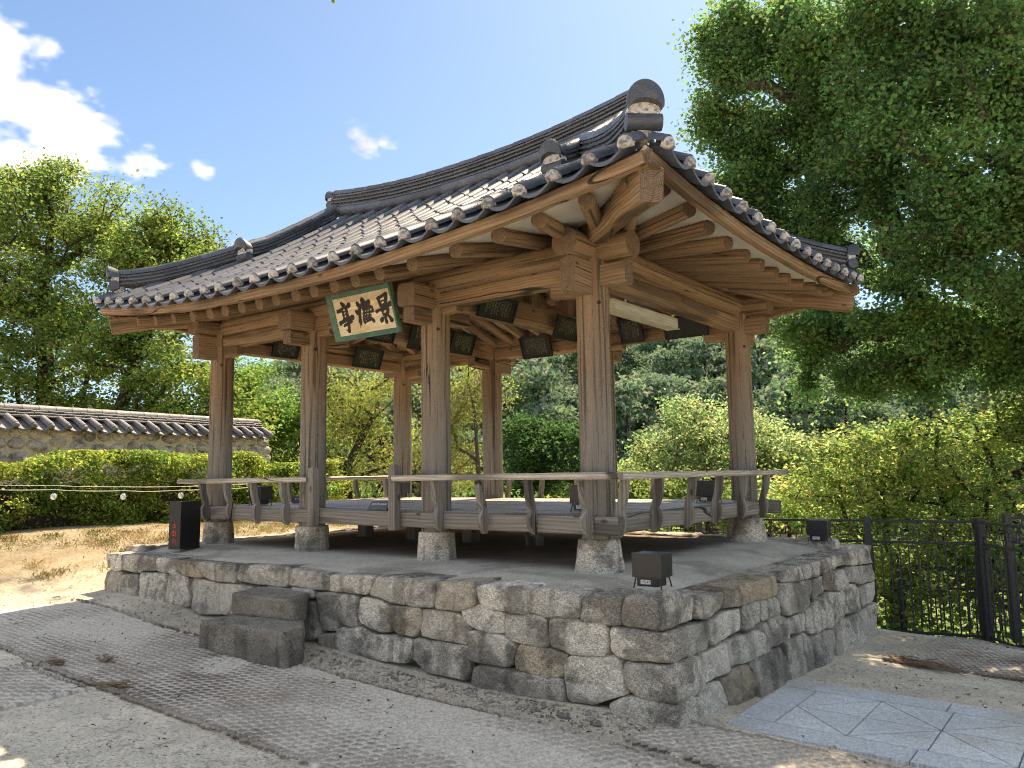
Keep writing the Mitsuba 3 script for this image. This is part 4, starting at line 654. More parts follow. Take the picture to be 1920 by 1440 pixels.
for side, S in ROWS.items():
    paths = [row_path(side, s) for s in S]; sv = SIDEV[side]
    for P in paths:
        if len(P) < 3: continue
        Ltot = resample(P, 0, .1, 2)[1]; n = max(1, int(round(Ltot / TL)))
        for k in range(n):
            a, b = Ltot * k / n, min(Ltot, Ltot * (k + 1) / n + .03); Q, _ = resample(P, a, b, 2); Q = Q + A_([rng.normal(0, .003), rng.normal(0, .003), .006 * (k > 0) * 0 + rng.normal(0, .0015)])
            m = half_tile(Q, sv, PR + .004, PR - .004)
            if side == 'F': putm(rf, 'cap_tile', m, 'roof_tile_clay')
            else: field_cap.append(m)
        if side in 'FR':
            t = unit(P[1] - P[0]); putm(rf, 'lime_plug', plug(P[0] - t * .002, t, sv, PR - .002), 'lime_plug')
    for Pa, Pb in zip(paths[:-1], paths[1:]):
        if len(Pa) < 2 or len(Pb) < 2: continue
        la, lb = resample(Pa, 0, .1, 2)[1], resample(Pb, 0, .1, 2)[1]; L = max(la, lb); n = max(1, int(round(L / (TL * .8))))
        for k in range(n):
            a, b = L * k / n, L * (k + 1) / n + .02
            qa, qb = resample(Pa, min(a, la), min(b, la), 2)[0], resample(Pb, min(a, lb), min(b, lb), 2)[0]
            if k == 0: qa[0] -= unit(Pa[1] - Pa[0]) * .03; qb[0] -= unit(Pb[1] - Pb[0]) * .03
            m = pan(qa, qb, side, .010, thick=.022 if k == 0 else 0)
            if k == 0 and side in 'FR': putm(rf, 'eave_pan_tile', flat(m), 'roof_tile_clay')
            elif side == 'F' and k < 9: putm(rf, 'pan_tile', m, 'roof_tile_clay')
            else: field_pan.append(m)
putm(rf, 'cap_tile_field', join(field_cap), 'roof_tile_clay', stuff=True); putm(rf, 'pan_tile_field', join(field_pan), 'roof_tile_clay', stuff=True)
# roof bed under the tiles (keeps the light out), gables
bed = []
def bedz(X, Y):
    side = np.where(X > -3, zs_right(X, Y), zs_left(X, Y)); z = np.minimum(zs_front(X, Y), zs_back(X, Y))
    return np.where((X > GX0) & (X < GX1), z, np.minimum(z, side)) - .105
xs = np.sort(np.concatenate([np.linspace(EX0 + .06, EX1 - .06, 70), [GX0 - .001, GX0 + .001, GX1 - .001, GX1 + .001]]))
v, f = gridmesh(xs, np.linspace(EY0 + .05, EY1 - .05, 56), bedz)
put(rf, 'earth_bed', (v, f), 'soil', smooth=False)
# eave boards following the eaves
def eave_board(pts): putm(pa, 'eave_board', flat(sweep(pts, rect_prof(.085, .095, .01))), 'wood')
o = .085
def corner(x, y): return None
xs = np.linspace(EX0 + o, EX1 - o, 25); eave_board(np.stack([xs, np.full(25, EY0 + o), ze_f(xs) - .118], 1)); eave_board(np.stack([xs, np.full(25, EY1 - o), ze_f(xs) - .118], 1)[::-1])
ys = np.linspace(EY0 + o, EY1 - o, 19); eave_board(np.stack([np.full(19, EX1 - o), ys, ze_s(ys) - .121], 1)); eave_board(np.stack([np.full(19, EX0 + o), ys, ze_s(ys) - .121], 1)[::-1])
# ridges
def ridge_path(pts, n=24):
    pts = A_(pts, float); L = np.concatenate([[0], np.cumsum(np.linalg.norm(np.diff(pts, axis=0), axis=1))])
    from scipy.interpolate import CubicSpline
    t = np.linspace(0, L[-1], n); return CubicSpline(L, pts)(t) if len(pts) > 2 else np.stack([np.interp(t, L, pts[:, i]) for i in range(3)], 1)
def ridge(path, layers, w0, w1, lh=.042, r=.075, seg=.30, parts=True, base=0.0):
    L = np.concatenate([[0], np.cumsum(np.linalg.norm(np.diff(path, axis=0), axis=1))])[-1]; out = []
    for k in range(layers):
        w = w0 + (w1 - w0) * k / max(1, layers - 1); z = base + lh * (k + .5); a = -seg * rng.random()
        while a < L:
            p0, p1 = max(a, 0), min(a + seg, L); a += seg
            if p1 - p0 < .04: continue
            Q, _ = resample(path, p0 + .002, p1 - .002, 2); Q = Q + A_([0, 0, z]) + rng.normal(0, .002, 3)
            m = flat(sweep(Q, [(-w / 2, -.012), (w / 2, -.012), (w / 2 + .004, .006), (w / 4, .014), (-w / 4, .014), (-w / 2 - .004, .006)])); m[2][:] = [[rng.random(), .5]]; out.append(m)
        inner = flat(sweep(path + A_([0, 0, z]), rect_prof(w * .72, lh * 1.02, .004))); inner[2][:] = .1; out.append(inner) if not parts else putm(rf, 'ridge_bedding', inner, 'roof_tile_clay')
    z = base + lh * layers; a = -seg * rng.random()
    while a < L:
        p0, p1 = max(a, 0), min(a + seg + .02, L); a += seg
        if p1 - p0 < .05: continue
        Q, _ = resample(path, p0, p1, 2); Q = Q + A_([0, 0, z]); sv = unit(np.cross(Q[1] - Q[0], [0, 0, 1])); m = half_tile(Q, sv, r + .003, r - .003); out.append(m)
    if parts:
        for m in out: putm(rf, 'ridge_tile', m, 'roof_tile_clay')
    else: putm(rf, 'back_ridge', join(out), 'roof_tile_clay', stuff=True)
    return z + r
def end_tile(p, d, w, zt, cross=False):
    """end of a ridge: a hood shaped tile over a lime lens, with a short dark tile lying across below"""
    d = unit(A_([d[0], d[1], 0])); s = np.cross([0, 0, 1.], d); Z = A_([0, 0, 1.]); top = p[2] + zt; o = A_([p[0], p[1], 0]) + d * .03
    a = np.linspace(-.12, math.pi + .12, 23); V, F = [], []
    # hood: an arch that leans forward and flares, drawn as three rings (back top, lip top, lip underside)
    for rw, rh, fw, dz in ((.80, .72, -.06, 0), (1.0, 1.0, .055, .0), (1.0, .98, .075, -.012), (.86, .40, .072, -.05), (.82, .34, .0, -.045)):
        V += [o + d * (fw + .035 * math.sin(q)) + s * (w * rw * math.cos(q)) + Z * (top - .135 + dz + (.155 * w / .135) * rh * max(math.sin(q), -.3)) for q in a]
    n = len(a)
    for i in range(4):
        for j in range(n - 1): k = i * n + j; F += [[k, k + 1, k + n + 1], [k, k + n + 1, k + n]]
    m = flat((A_(V), A_(F), np.tile([[.18, .5]], (len(V), 1)))); putm(rf, 'ridge_end_tile', m, 'roof_tile_clay')
    b = np.linspace(0, math.pi, 17); lens = Polygon(list(zip(w * .87 * np.cos(b), .062 * np.sin(b))) + list(zip(w * .87 * np.cos(b[::-1]), -.045 * np.sin(b[::-1]) - .012)))
    m = flat(extrude(lens, .09, [s, Z, d], o - d * .05 + Z * (top - .172))); m[2][:] = [[.95, .5]]; putm(rf, 'lime_mouth', m, 'lime_plug')
    c = o + Z * (top - .255); m = log(c - s * w * .93, c + s * w * .93, .062, .062, 14, nseg=1); m[2][:] = [[.2, .5]]; putm(rf, 'end_cross_tile', m, 'roof_tile_clay')
    v = np.asarray(ICO.vertices) * A_([.07, .07, .10]); v = v * (1 + .3 * (nz(v * 30 + p[0]) - .5))[:, None] + o - d * .06 + Z * (top - .30); putm(rf, 'lime_fill', (v, np.asarray(ICO.faces), np.tile([[.7, .5]], (len(v), 1))), 'lime_plug')
ICO = trimesh.creation.icosphere(subdivisions=2, radius=1.0)
# main ridge
def topz_r(x): t = np.abs((x + 2.95) / 2.62); return 4.575 + .21 * t ** 2.2
xs = np.linspace(-5.52, -.34, 20); mr = np.stack([xs, np.full(20, RY + .02), topz_r(xs)], 1)
for sd in (-1, 1):
    q = mr + A_([0, sd * .105, .055]); Lr = 5.18; a = 0.
    while a < Lr:
        Q, _ = resample(q, a, min(a + .31, Lr), 2); a += .29; m = log(Q[0], Q[1], .072, .068, 12, nseg=1); m[2][:] = [[rng.random(), .5]]; putm(rf, 'ridge_foot_tile' if sd < 0 else 'back_ridge_foot_tile', m, 'roof_tile_clay')
ridge(mr, 4, .27, .20, lh=.056, r=.085, base=.11)
for x, s in ((-5.54, -1), (-.32, 1)): end_tile([x, RY + .02, float(topz_r(x))], (s, 0), .125, .43)
# descending gable ridges (front and back) and hip ridges
def dpath(x, y0, y1, fn):
    ys = np.linspace(y0, y1, 9); return np.stack([np.full(9, x), ys, [float(fn(x, y)) + .04 for y in ys]], 1)
for x, pt in ((GX0 + .12, True), (GX1 - .02, True)):
    P = dpath(x, RY - .1, .02, zs_front); P[-2:, 2] += [.01, .045]
    zt = ridge(P, 3, .20, .17, lh=.045, r=.075, parts=pt); end_tile(P[-1], (0, -1), .125, zt + .02)
    P = dpath(x, RY + .1, 3.25, zs_back); ridge(P, 3, .20, .17, lh=.045, r=.075, parts=False)
def hip_path(x0, cx, cy, fside, fn, n=12):
    pts = []
    for t in np.linspace(0, 1, n):
        x = x0 + (cx - x0) * t; ys = np.linspace(EY0, EY1, 400)[:200] if cy < 1 else np.linspace(EY1, EY0, 400)[:200]
        zf = fn(np.full(200, x), ys); zs = fside(np.full(200, x), ys); i = int(np.argmin(np.abs(zf - zs))); pts.append((x, ys[i], float(min(zf[i], zs[i]))))
    P = A_(pts); P = P[np.argsort(-np.hypot(P[:, 0] - cx, P[:, 1] - cy))]
    P[:, 1] = np.polyval(np.polyfit(P[:, 0], P[:, 1], 2), P[:, 0]); P[:, 2] = np.polyval(np.polyfit(P[:, 0], P[:, 2], 3), P[:, 0]) + .035
    return P
HP = {'FR': hip_path(GX1, EX1 - .16, EY0, zs_right, zs_front), 'FL': hip_path(GX0, EX0 + .13, EY0, zs_left, zs_front), 'BR': hip_path(GX1, EX1 - .16, EY1, zs_right, zs_back), 'BL': hip_path(GX0, EX0 + .13, EY1, zs_left, zs_back)}
for kx, P in HP.items():
    q = np.linspace(0, 1, len(P)); P[:, 2] += .07 * np.clip((q - .6) / .4, 0, 1) ** 2
    zt = ridge(P, 3, .21, .17, lh=.05, r=.078, parts=kx in ('FR', 'FL')); d = P[-1] - P[-3]
    end_tile(P[-1], d, .135, zt + .03)
for x in (GX0 + .02, GX1 - .02):   # gable walls
    g = Polygon([(.3, 3.55), (2.95, 3.55), (RY, 4.70)]); m = flat(extrude(g, .04, [[0, 1, 0], [0, 0, 1], [1, 0, 0]], [x - .02, 0, 0])); m[2][:] = [m[0][0, :2]]; putm(rf, 'gable_wall', (m[0], m[1], np.stack([m[0][:, 1], m[0][:, 2]], 1)), 'wood')
# ---------------- name board, plaques, light ----------------
def quadboard(name, label, cat, tl, tr, bl, dep, face, group=None, fr=.0, frame_mat=None, uvmode=None):
    pass
nb = thing('name_board', 'cream name board with green frame and three large black brush characters under the eave', 'sign')
TLc, TRc = A_([-3.155, -.455, 2.845]), A_([-2.155, -.455, 2.845]); BLc = A_([-3.155, -.295, 2.345])
ex = unit(TRc - TLc); ey = unit(TLc - BLc); en = np.cross(ex, ey); W_, H_ = np.linalg.norm(TRc - TLc), np.linalg.norm(TLc - BLc)
M = [ex, ey, en]
fw = .055
m = flat(extrude(Polygon([(fw, fw), (W_ - fw, fw), (W_ - fw, H_ - fw), (fw, H_ - fw)]).buffer(.01, join_style=2), .02, M, BLc - en * .03)); putm(nb, 'panel', m, 'board_cream')
for q in ([(0, 0), (W_, 0), (W_ - fw, fw), (fw, fw)], [(0, H_), (fw, H_ - fw), (W_ - fw, H_ - fw), (W_, H_)], [(0, 0), (fw, fw), (fw, H_ - fw), (0, H_)], [(W_, 0), (W_, H_), (W_ - fw, H_ - fw), (W_ - fw, fw)]):
    m = extrude(Polygon(q).buffer(-.0008), .055, M, BLc - en * .025); v = m[0]
    d = (v - BLc) @ en; xy = np.stack([(v - BLc) @ ex, (v - BLc) @ ey], 1); c = A_([np.clip(xy[:, 0], fw, W_ - fw), np.clip(xy[:, 1], fw, H_ - fw)]).T
    inner = np.linalg.norm(xy - c, axis=1) < .004
    v = v - en * (inner * (d > 0) * .03)[:, None]; m = flat((v, m[1], m[2])); putm(nb, 'frame_side', m, 'green_paint')
# brush strokes traced as polylines (x, y, half width) in board units 0..1 from the lower left of the panel
def stroke(pts):
    P = A_(pts, float); L = []
    for a, b in zip(P[:-1], P[1:]):
        n = max(2, int(np.hypot(*(b - a)[:2]) / .006))
        for t in np.linspace(0, 1, n): q = a * (1 - t) + b * t; L.append(Point(q[0], q[1]).buffer(q[2] * (1 + .10 * math.sin(q[0] * 300 + q[1] * 210)), quad_segs=4))
    if len(P) == 1: L.append(Point(P[0][0], P[0][1]).buffer(P[0][2], quad_segs=5))
    return unary_union(L)
glyphs = []
for ch in BRUSH:
    g = unary_union([stroke(s) for s in ch['s']]).difference(unary_union([stroke(s) for s in ch.get('h', [])])) if ch.get('h') else unary_union([stroke(s) for s in ch['s']])
    g = g.simplify(.0012); m = extrude(g, .003, M, BLc - en * .0099 + 0 * ex); m = flat(m); m[2][:] = 0; putm(nb, 'character', m, 'ink')
def plaque(label, c, wx, up, w, h, t=.03, text=True):
    """dark plaque with centre c, width axis wx, up axis up"""
    k = thing('verse_plaque', label, 'plaque', 'plaques hung on the pavilion beams'); wx = unit(A_(wx, float)); up = unit(A_(up, float)); nn = np.cross(wx, up); o = A_(c) - wx * w / 2 - up * h / 2
    b = .018
    m = flat(extrude(Polygon([(b, b), (w - b, b), (w - b, h - b), (b, h - b)]), t * .6, [wx, up, nn], o)); q = np.stack([((m[0] - o) @ wx) / w, ((m[0] - o) @ up) / h], 1)
    if not text: q[:] = .02
    q[:, 0] += 2 * (count['verse_plaque'] + 1)
    putm(k, 'panel', (m[0], m[1], q), 'plaque_lacquer')
    for q in ([(0, 0), (w, 0), (w, b), (0, b)], [(0, h - b), (w, h - b), (w, h), (0, h)], [(0, b), (b, b), (b, h - b), (0, h - b)], [(w - b, b), (w, b), (w, h - b), (w - b, h - b)]):
        m = flat(extrude(Polygon(q).buffer(-.0004), t, [wx, up, nn], o)); m[2][:] = .02; putm(k, 'frame_side', m, 'plaque_lacquer')
for a in PLAQUES: plaque(*a, text='without visible script' not in a[0])
k = thing('light_box', 'pale weathered wooden light box hung under the right hand beam', 'light fixture')
P0, P1 = A_([-.20, .62, 2.50]), A_([-.20, 2.02, 2.50])
putm(k, 'housing', beam(P0, P1, .13, .11, .006), 'lamp_wood'); putm(k, 'bottom_board', beam(P0 - A_([0, .02, .06]), P1 + A_([0, .02, -.06]), .15, .012, .002), 'lamp_wood')
for y in (.8, 1.85): putm(k, 'hanger', beam([-.12, y, 2.55], [-.06, y, 2.63], .03, .02, .002), 'lamp_wood')
# ---------------- black boxes, signs ----------------
def box_lamp(label, x, y, z, a=0.0, w=.235, d=.20, h=.165, s=1.0):
    k = thing('floor_lamp', label, 'lamp', 'black box lamps on splayed legs'); R = rotz(a); o = A_([x, y, z]); w, d, h = w * s, d * s, h * s
    tr = lambda p: R @ A_(p, float) + o
    putm(k, 'housing', box(tr((0, 0, .078 * s + h / 2)), (w, d, h), R, .004), 'black_metal')
    putm(k, 'lid', box(tr((0, 0, .078 * s + h + .004)), (w + .006, d + .006, .006), R, .002), 'black_metal')
    putm(k, 'gear_tray', box(tr((-.005, -.005, .044 * s)), (w * .72, d * .74, .06 * s), R, .003), 'black_metal')
    kk = putm(k, 'rating_label', box(tr((-.02 * s, -.005 - d * .37 - .001, .045 * s)), (w * .34, .002, .032 * s), R, .0005), 'label_white')
    for i in range(5):
        m = box(tr((-.045 * s + .014 * i, -.005 - d * .37 - .0028, .045 * s + .006 * math.sin(i * 2.1))), (.007, .0015, .006 + .004 * (i % 2)), R, .0002); putm(kk, 'mark', m, 'ink')
    for sx in (-1, 1):
        for sy in (-1, 1):
            putm(k, 'leg', log(tr((sx * w * .47, sy * d * .46, 0)), tr((sx * w * .40, sy * d * .38, .085 * s)), .0055, .006, 8, nseg=1), 'black_metal')
for a in LAMPS: box_lamp(*a)
def polys(ch): return unary_union([Polygon(r[0], r[1:]) for r in GLYPHS[ch]])
def glyph_mesh(ch, size, M, o, d=.002):
    from shapely import affinity
    return extrude(affinity.affine_transform(polys(ch), [size / 100, 0, 0, size / 100, 0, size * 1.1]), d, M, o)
k = thing('extinguisher_box', 'tall black box with red vertical lettering at the left end of the platform', 'extinguisher box')
EBX = A_([-5.50, -.70, .01]); Rb = rotz(math.radians(10))
bw_, bd_, bh_ = .30, .20, .56
putm(k, 'case', box(EBX + A_([0, 0, bh_ / 2]), (bd_, bw_, bh_), Rb, .004), 'black_metal')
putm(k, 'lid', box(EBX + A_([0, 0, bh_ + .006]), (bd_ + .012, bw_ + .012, .012), Rb, .003), 'black_metal')
fx_, fn_ = Rb @ A_([1., 0, 0]), Rb @ A_([0, -1., 0])
for i, ch in enumerate('소화기'):
    m = flat(glyph_mesh(ch, .085, [fx_, [0, 0, 1], fn_], EBX + fn_ * (bw_ / 2 + .0005) - fx_ * .043 + A_([0, 0, .255 - i * .095]))); m[2][:] = 0; putm(k, 'letter', m, 'red_paint')
putm(k, 'door_panel', box(EBX + fn_ * (bw_ / 2 + .001) + A_([0, 0, bh_ / 2]), (bd_ - .03, .004, bh_ - .04), Rb, .001), 'black_metal') if False else None
def deck_sign(label, x, y, a, w=.27, h=.115):
    k = thing('deck_sign', label, 'sign', 'notices standing on the floor'); R = rotz(a); wx = R @ A_([1., 0, 0]); up = unit(R @ A_([0, .62, 0]) + A_([0, 0, .78])); nn = np.cross(wx, up); o = A_([x, y, .492]) - wx * w / 2
    m = flat(extrude(Polygon([(0, 0), (w, 0), (w, h), (0, h)]), .008, [wx, up, nn], o)); m[2][:] = 0; putm(k, 'plate', m, 'grey_sign')
    m = flat(extrude(Polygon([(0, 0), (w, 0), (w, h * .75), (0, h * .75)]), .006, [wx, A_([0, 0, 1.]), R @ A_([0, -1., 0])], o + R @ A_([0, .066, 0]))); m[2][:] = 0; putm(k, 'back', m, 'grey_sign')
    for i, ch in enumerate('올라가지마세요'):
        m = flat(glyph_mesh(ch, .03, [wx, up, nn], o + wx * (.028 + i * .0305) + up * (h * .55) + nn * .0082, .001)); m[2][:] = 0; putm(k, 'letter', m, 'label_white')
deck_sign('small grey notice with white lettering on the floor edge above the steps', -2.66, -.16, .08); deck_sign('grey notice standing at the far left edge of the floor', -5.35, .95, 1.1)
# ---------------- iron fence ----------------
def fence(name, label, pts, zt, zb_fn, pitch=.10, posts=True):
    k = thing(name, label, 'fence', 'black iron fence panels'); pts = [A_(p, float) for p in pts]
    for i, (a, b) in enumerate(zip(pts[:-1], pts[1:])):
        L = np.linalg.norm(b - a); d = (b - a) / L; P = lambda s, z: A_([*(a + d * s), z])
        zb = min(zb_fn(*a), zb_fn(*b)) + .12; zm = zt - .27
        for z, w in ((zt, .05), (zm, .035), (zb, .035)): putm(k, 'rail', beam(P(0, z), P(L, z), w, .03, .004), 'iron_paint')
        n = int(L / pitch); px = L / n
        # fret band: an up-and-down key pattern
        for j in range(n):
            s = (j + .5) * px; top = zm + .20 if j % 2 else zm + .065; h = px * .30
            if j % 2: pr = [(s - h, zm + .085), (s - h, zm + .185), (s + h, zm + .185), (s + h, zm + .085)]
            else: pr = [(s - h - px * .4, zm + .085), (s + h + px * .4, zm + .085)]
            ms = [beam(P(*pr[q]), P(*pr[q + 1]), .014, .014, .001, up=(.1, .2, 1)) for q in range(len(pr) - 1)]
            ms.append(beam(P(s, zm + .185 if j % 2 else zm), P(s, zt if j % 2 else zm + .085), .014, .014, .001, up=(1, .3, 0)))
            putm(k, 'fret', join(ms), 'iron_paint')
            q4 = j % 4; x = s; putm(k, 'bar', beam(P(x, zb + (.10 if q4 in (1, 2) else .06)), P(x, zm - (.05 if q4 in (0, 1) else .09)), .018, .018, .001, up=(1, .3, 0)), 'iron_paint')
            if q4 == 0: putm(k, 'bar_tie', join([beam(P(s, zm - .05), P(s + px, zm - .05), .016, .016, .001), beam(P(s + px / 2, zm - .05), P(s + px / 2, zm), .014, .014, .001, up=(1, .3, 0))]), 'iron_paint')
            if q4 == 1: putm(k, 'bar_tie', join([beam(P(s, zb + .10), P(s + px, zb + .10), .016, .016, .001), beam(P(s + px / 2, zb - .10), P(s + px / 2, zb + .1), .014, .014, .001, up=(1, .3, 0))]), 'iron_paint')
    for p in pts:
        z0 = zb_fn(*p); kk = putm(k, 'post', beam([*p, z0 - .1], [*p, zt + .045], .085, .085, .006, up=(1, .4, 0)), 'iron_paint')
gzz = lambda x, y: float(gz(A_([x]), A_([y]))[0])
fence('iron_fence', 'black iron fence with a square key pattern band running behind the platform to the right', [(-3.4, 4.55), (-1.2, 4.68), (.93, 5.22), (2.17, 5.47)], .165, gzz)
fence('iron_fence', 'nearer black iron fence panel at the right edge of the picture, turning towards the camera', [(2.22, 5.40), (2.93, 4.40), (3.7, 3.3)], .165, gzz)
fence('iron_fence', 'second black iron fence seen through the bars behind the right hand panel', [(2.45, 5.9), (4.4, 6.3), (6.2, 6.4)], .20, lambda x, y: -1.25)
fence('iron_fence', 'lower black iron fence down the slope behind the bars', [(.9, 7.0), (3.2, 7.3)], -.62, lambda x, y: -1.75) 
# ---------------- courtyard wall with tiled coping ----------------
cw = thing('courtyard_wall', 'stone and mortar courtyard wall with tiled coping behind the hedge', 'wall')
Wa, Wb = A_([-11.88, -5.46]), A_([-13.72, 6.15]); wl = np.linalg.norm(Wb - Wa); wd = (Wb - Wa) / wl; wn = A_([wd[1], -wd[0]])   # wn faces the pavilion
W3 = lambda s, o, z: A_([*(Wa + wd * s + wn * o), z])
wh = 1.90
m = flat(sweep([W3(0, -.25, (wh - .5) / 2), W3(wl, -.25, (wh - .5) / 2)], rect_prof(.50, wh + .5, .02))); putm(cw, 'mortar', m, 'wall_mortar')
z = .62
while z < 1.80:
    h = .20 + .12 * rng.random(); s = rng.random() * .2
    while s < wl - .1:
        w = h * (1.1 + 1.1 * rng.random()); q = ico1.vertices * A_([w * .53, .085, h * .54]) * (1 + .2 * (nz(np.asarray(ico1.vertices) * 1.5 + rng.random(3) * 40) - .5))[:, None]
        a = rng.normal(0, .18); q = np.stack([q[:, 0] * math.cos(a) - q[:, 2] * math.sin(a), q[:, 1], q[:, 0] * math.sin(a) + q[:, 2] * math.cos(a)], 1)
        c = W3(s + w / 2, .0 - .025 * rng.random(), z + h / 2 + .03 * rng.normal()); v = c + q[:, :1] * A_([*wd, 0]) + q[:, 1:2] * A_([*wn, 0]) + q[:, 2:] * A_([0, 0, 1.])
        put(cw, 'stone', (v, np.asarray(ico1.faces)), 'granite', uv=np.tile([[.85 + .45 * rng.random(), .5 * rng.random()]], (len(v), 1)), smooth=True); s += w + .005 + .03 * rng.random()
    z += h + .012
for i in range(6): rim = A_([W3(wl + .02, -.25, .35 + i * .27)]); q = ico1.vertices * A_([.12, .24, .12]); v = rim + q[:, :1] * A_([*wd, 0]) + q[:, 1:2] * A_([*wn, 0]) + q[:, 2:] * A_([0, 0, 1.]); put(cw, 'stone', (v, np.asarray(ico1.faces)), 'granite', uv=np.tile([[.9, .2]], (len(v), 1)), smooth=True)
sp = .335; n = int(wl / sp); WN, WD = A_([*wn, 0]), A_([*wd, 0])
for i in range(n + 1):
    s = .1 + i * sp
    for side in (1, -1):
        P = A_([W3(s, -.25 + side * .47, wh - .01), W3(s, -.25 + side * .08, wh + .20)]); 
        m = half_tile(P, WD, .078, .068)
        if side == 1: putm(cw, 'cap_tile', m, 'wall_tile_clay'); putm(cw, 'lime_plug', plug(P[0], unit(P[1] - P[0]), WD, .072), 'wall_tile_clay')
        else: putm(cw, 'back_cap_tile', m, 'wall_tile_clay')
        if i < n:
            q0, q1 = P, P + WD * sp; m = flat(pan(q0, q1, 'F', 0, thick=.024)); 
            m[0][:] += WN * 0; putm(cw, 'pan_tile' if side == 1 else 'back_pan_tile', m, 'wall_tile_clay')
Pr = A_([W3(0, -.25, wh + .15), W3(wl / 2, -.25, wh + .16), W3(wl + .05, -.25, wh + .17)])
def wridge(path, layers, w0, lh, r, seg):
    L = np.linalg.norm(path[-1] - path[0])
    for k in range(layers):
        a = -seg * rng.random()
        while a < L:
            p0, p1 = max(a, 0), min(a + seg, L); a += seg
            if p1 - p0 < .05: continue
            Q, _ = resample(path, p0 + .003, p1 - .003, 2); Q = Q + A_([0, 0, lh * (k + .5)]) + rng.normal(0, .004, 3)
            m = flat(sweep(Q, rect_prof(w0 - .05 * k, lh * .72, .008))); m[2][:] = [[rng.random(), .5]]; putm(cw, 'ridge_tile', m, 'wall_tile_clay')
    m = flat(sweep(path + A_([0, 0, lh * layers / 2]), rect_prof(w0 - .2, lh * layers, .01))); m[2][:] = .1; putm(cw, 'ridge_bedding', m, 'wall_tile_clay')
    a = -seg * rng.random()
    while a < L:
        p0, p1 = max(a, 0), min(a + seg + .015, L); a += seg
        if p1 - p0 < .05: continue
        Q, _ = resample(path, p0, p1, 2); putm(cw, 'ridge_cap_tile', half_tile(Q + A_([0, 0, lh * layers]), WN, r + .003, r - .003), 'wall_tile_clay')
wridge(Pr, 3, .40, .055, .10, .33)
v, f = A_([W3(0, .16, wh - .09), W3(wl, .16, wh - .09), W3(wl, -.25, wh + .12), W3(0, -.25, wh + .12), W3(0, -.66, wh - .09), W3(wl, -.66, wh - .09)]), A_([[0, 1, 2], [0, 2, 3], [3, 2, 5], [3, 5, 4]])
put(cw, 'coping_bed', (v, f), 'wall_mortar')
# ---------------- string lights ----------------
sl = thing('string_lights', 'white cable with small white bulbs strung in front of the hedge', 'string lights')
SP = A_(CABLE); 
def cab(P, off, sag):
    ms = []
    for a, b in zip(P[:-1], P[1:]):
        t = np.linspace(0, 1, 9)[:, None]; q = a * (1 - t) + b * t; q[:, 2] -= sag * 4 * (t * (1 - t))[:, 0]; ms.append(sweep(q + A_([0, 0, off]), circ(.0038, 5)))
    m = join(ms); m[2][:] = 0; return m
putm(sl, 'cable', cab(SP, 0, .012), 'label_white'); putm(sl, 'cable', cab(SP, .05, .006), 'label_white')
for P in A_(BULBS):
    kk = putm(sl, 'socket', log(P + A_([0, 0, .07]), P + A_([0, 0, .03]), .013, .014, 10, nseg=1), 'black_metal')
    v = np.asarray(ico.vertices) * A_([.034, .034, .042]); put(sl, 'bulb', (v + P, np.asarray(ico.faces)), 'bulb_glass', smooth=True)
# ---------------- vegetation ----------------
def leaf_mesh(P, Nn, size, cols, asp=.75):
    n = len(P); r = rng.normal(size=(n, 3)); d1 = np.cross(Nn, r); d1 /= np.linalg.norm(d1, axis=1, keepdims=True) + 1e-9; d2 = np.cross(Nn, d1)
    s = (size * (.7 + .6 * rng.random(n)))[:, None]
    V = np.stack([P - d1 * s * .5, P + d2 * s * .5 * asp + d1 * s * .12 + Nn * s * .12, P + d1 * s * .5 - Nn * s * .08, P - d2 * s * .5 * asp + d1 * s * .12 + Nn * s * .12], 1).reshape(-1, 3)
    b = np.arange(n)[:, None] * 4; F = np.concatenate([b + [0, 1, 2], b + [0, 2, 3]], 1).reshape(-1, 3)
    return V, F, np.repeat(cols, 4, 0)
def leaf_cols(n, cl, base, var=.25, clv=.25, alt=None, altp=0):
    """leaf colours: a tone per cluster, a tone per leaf"""
    k = cl.max() + 1; ct = 1 + clv * (rng.random(k) - .5) * 2; c = np.tile(A_(base, float), (n, 1))
    if alt is not None: m = rng.random(k) < altp; c[m[cl]] = A_(alt, float)
    return np.clip(c * ct[cl][:, None] * (1 + var * (rng.random(n) - .5) * 2)[:, None] * (1 + .12 * rng.normal(size=(n, 3))), .004, .6)
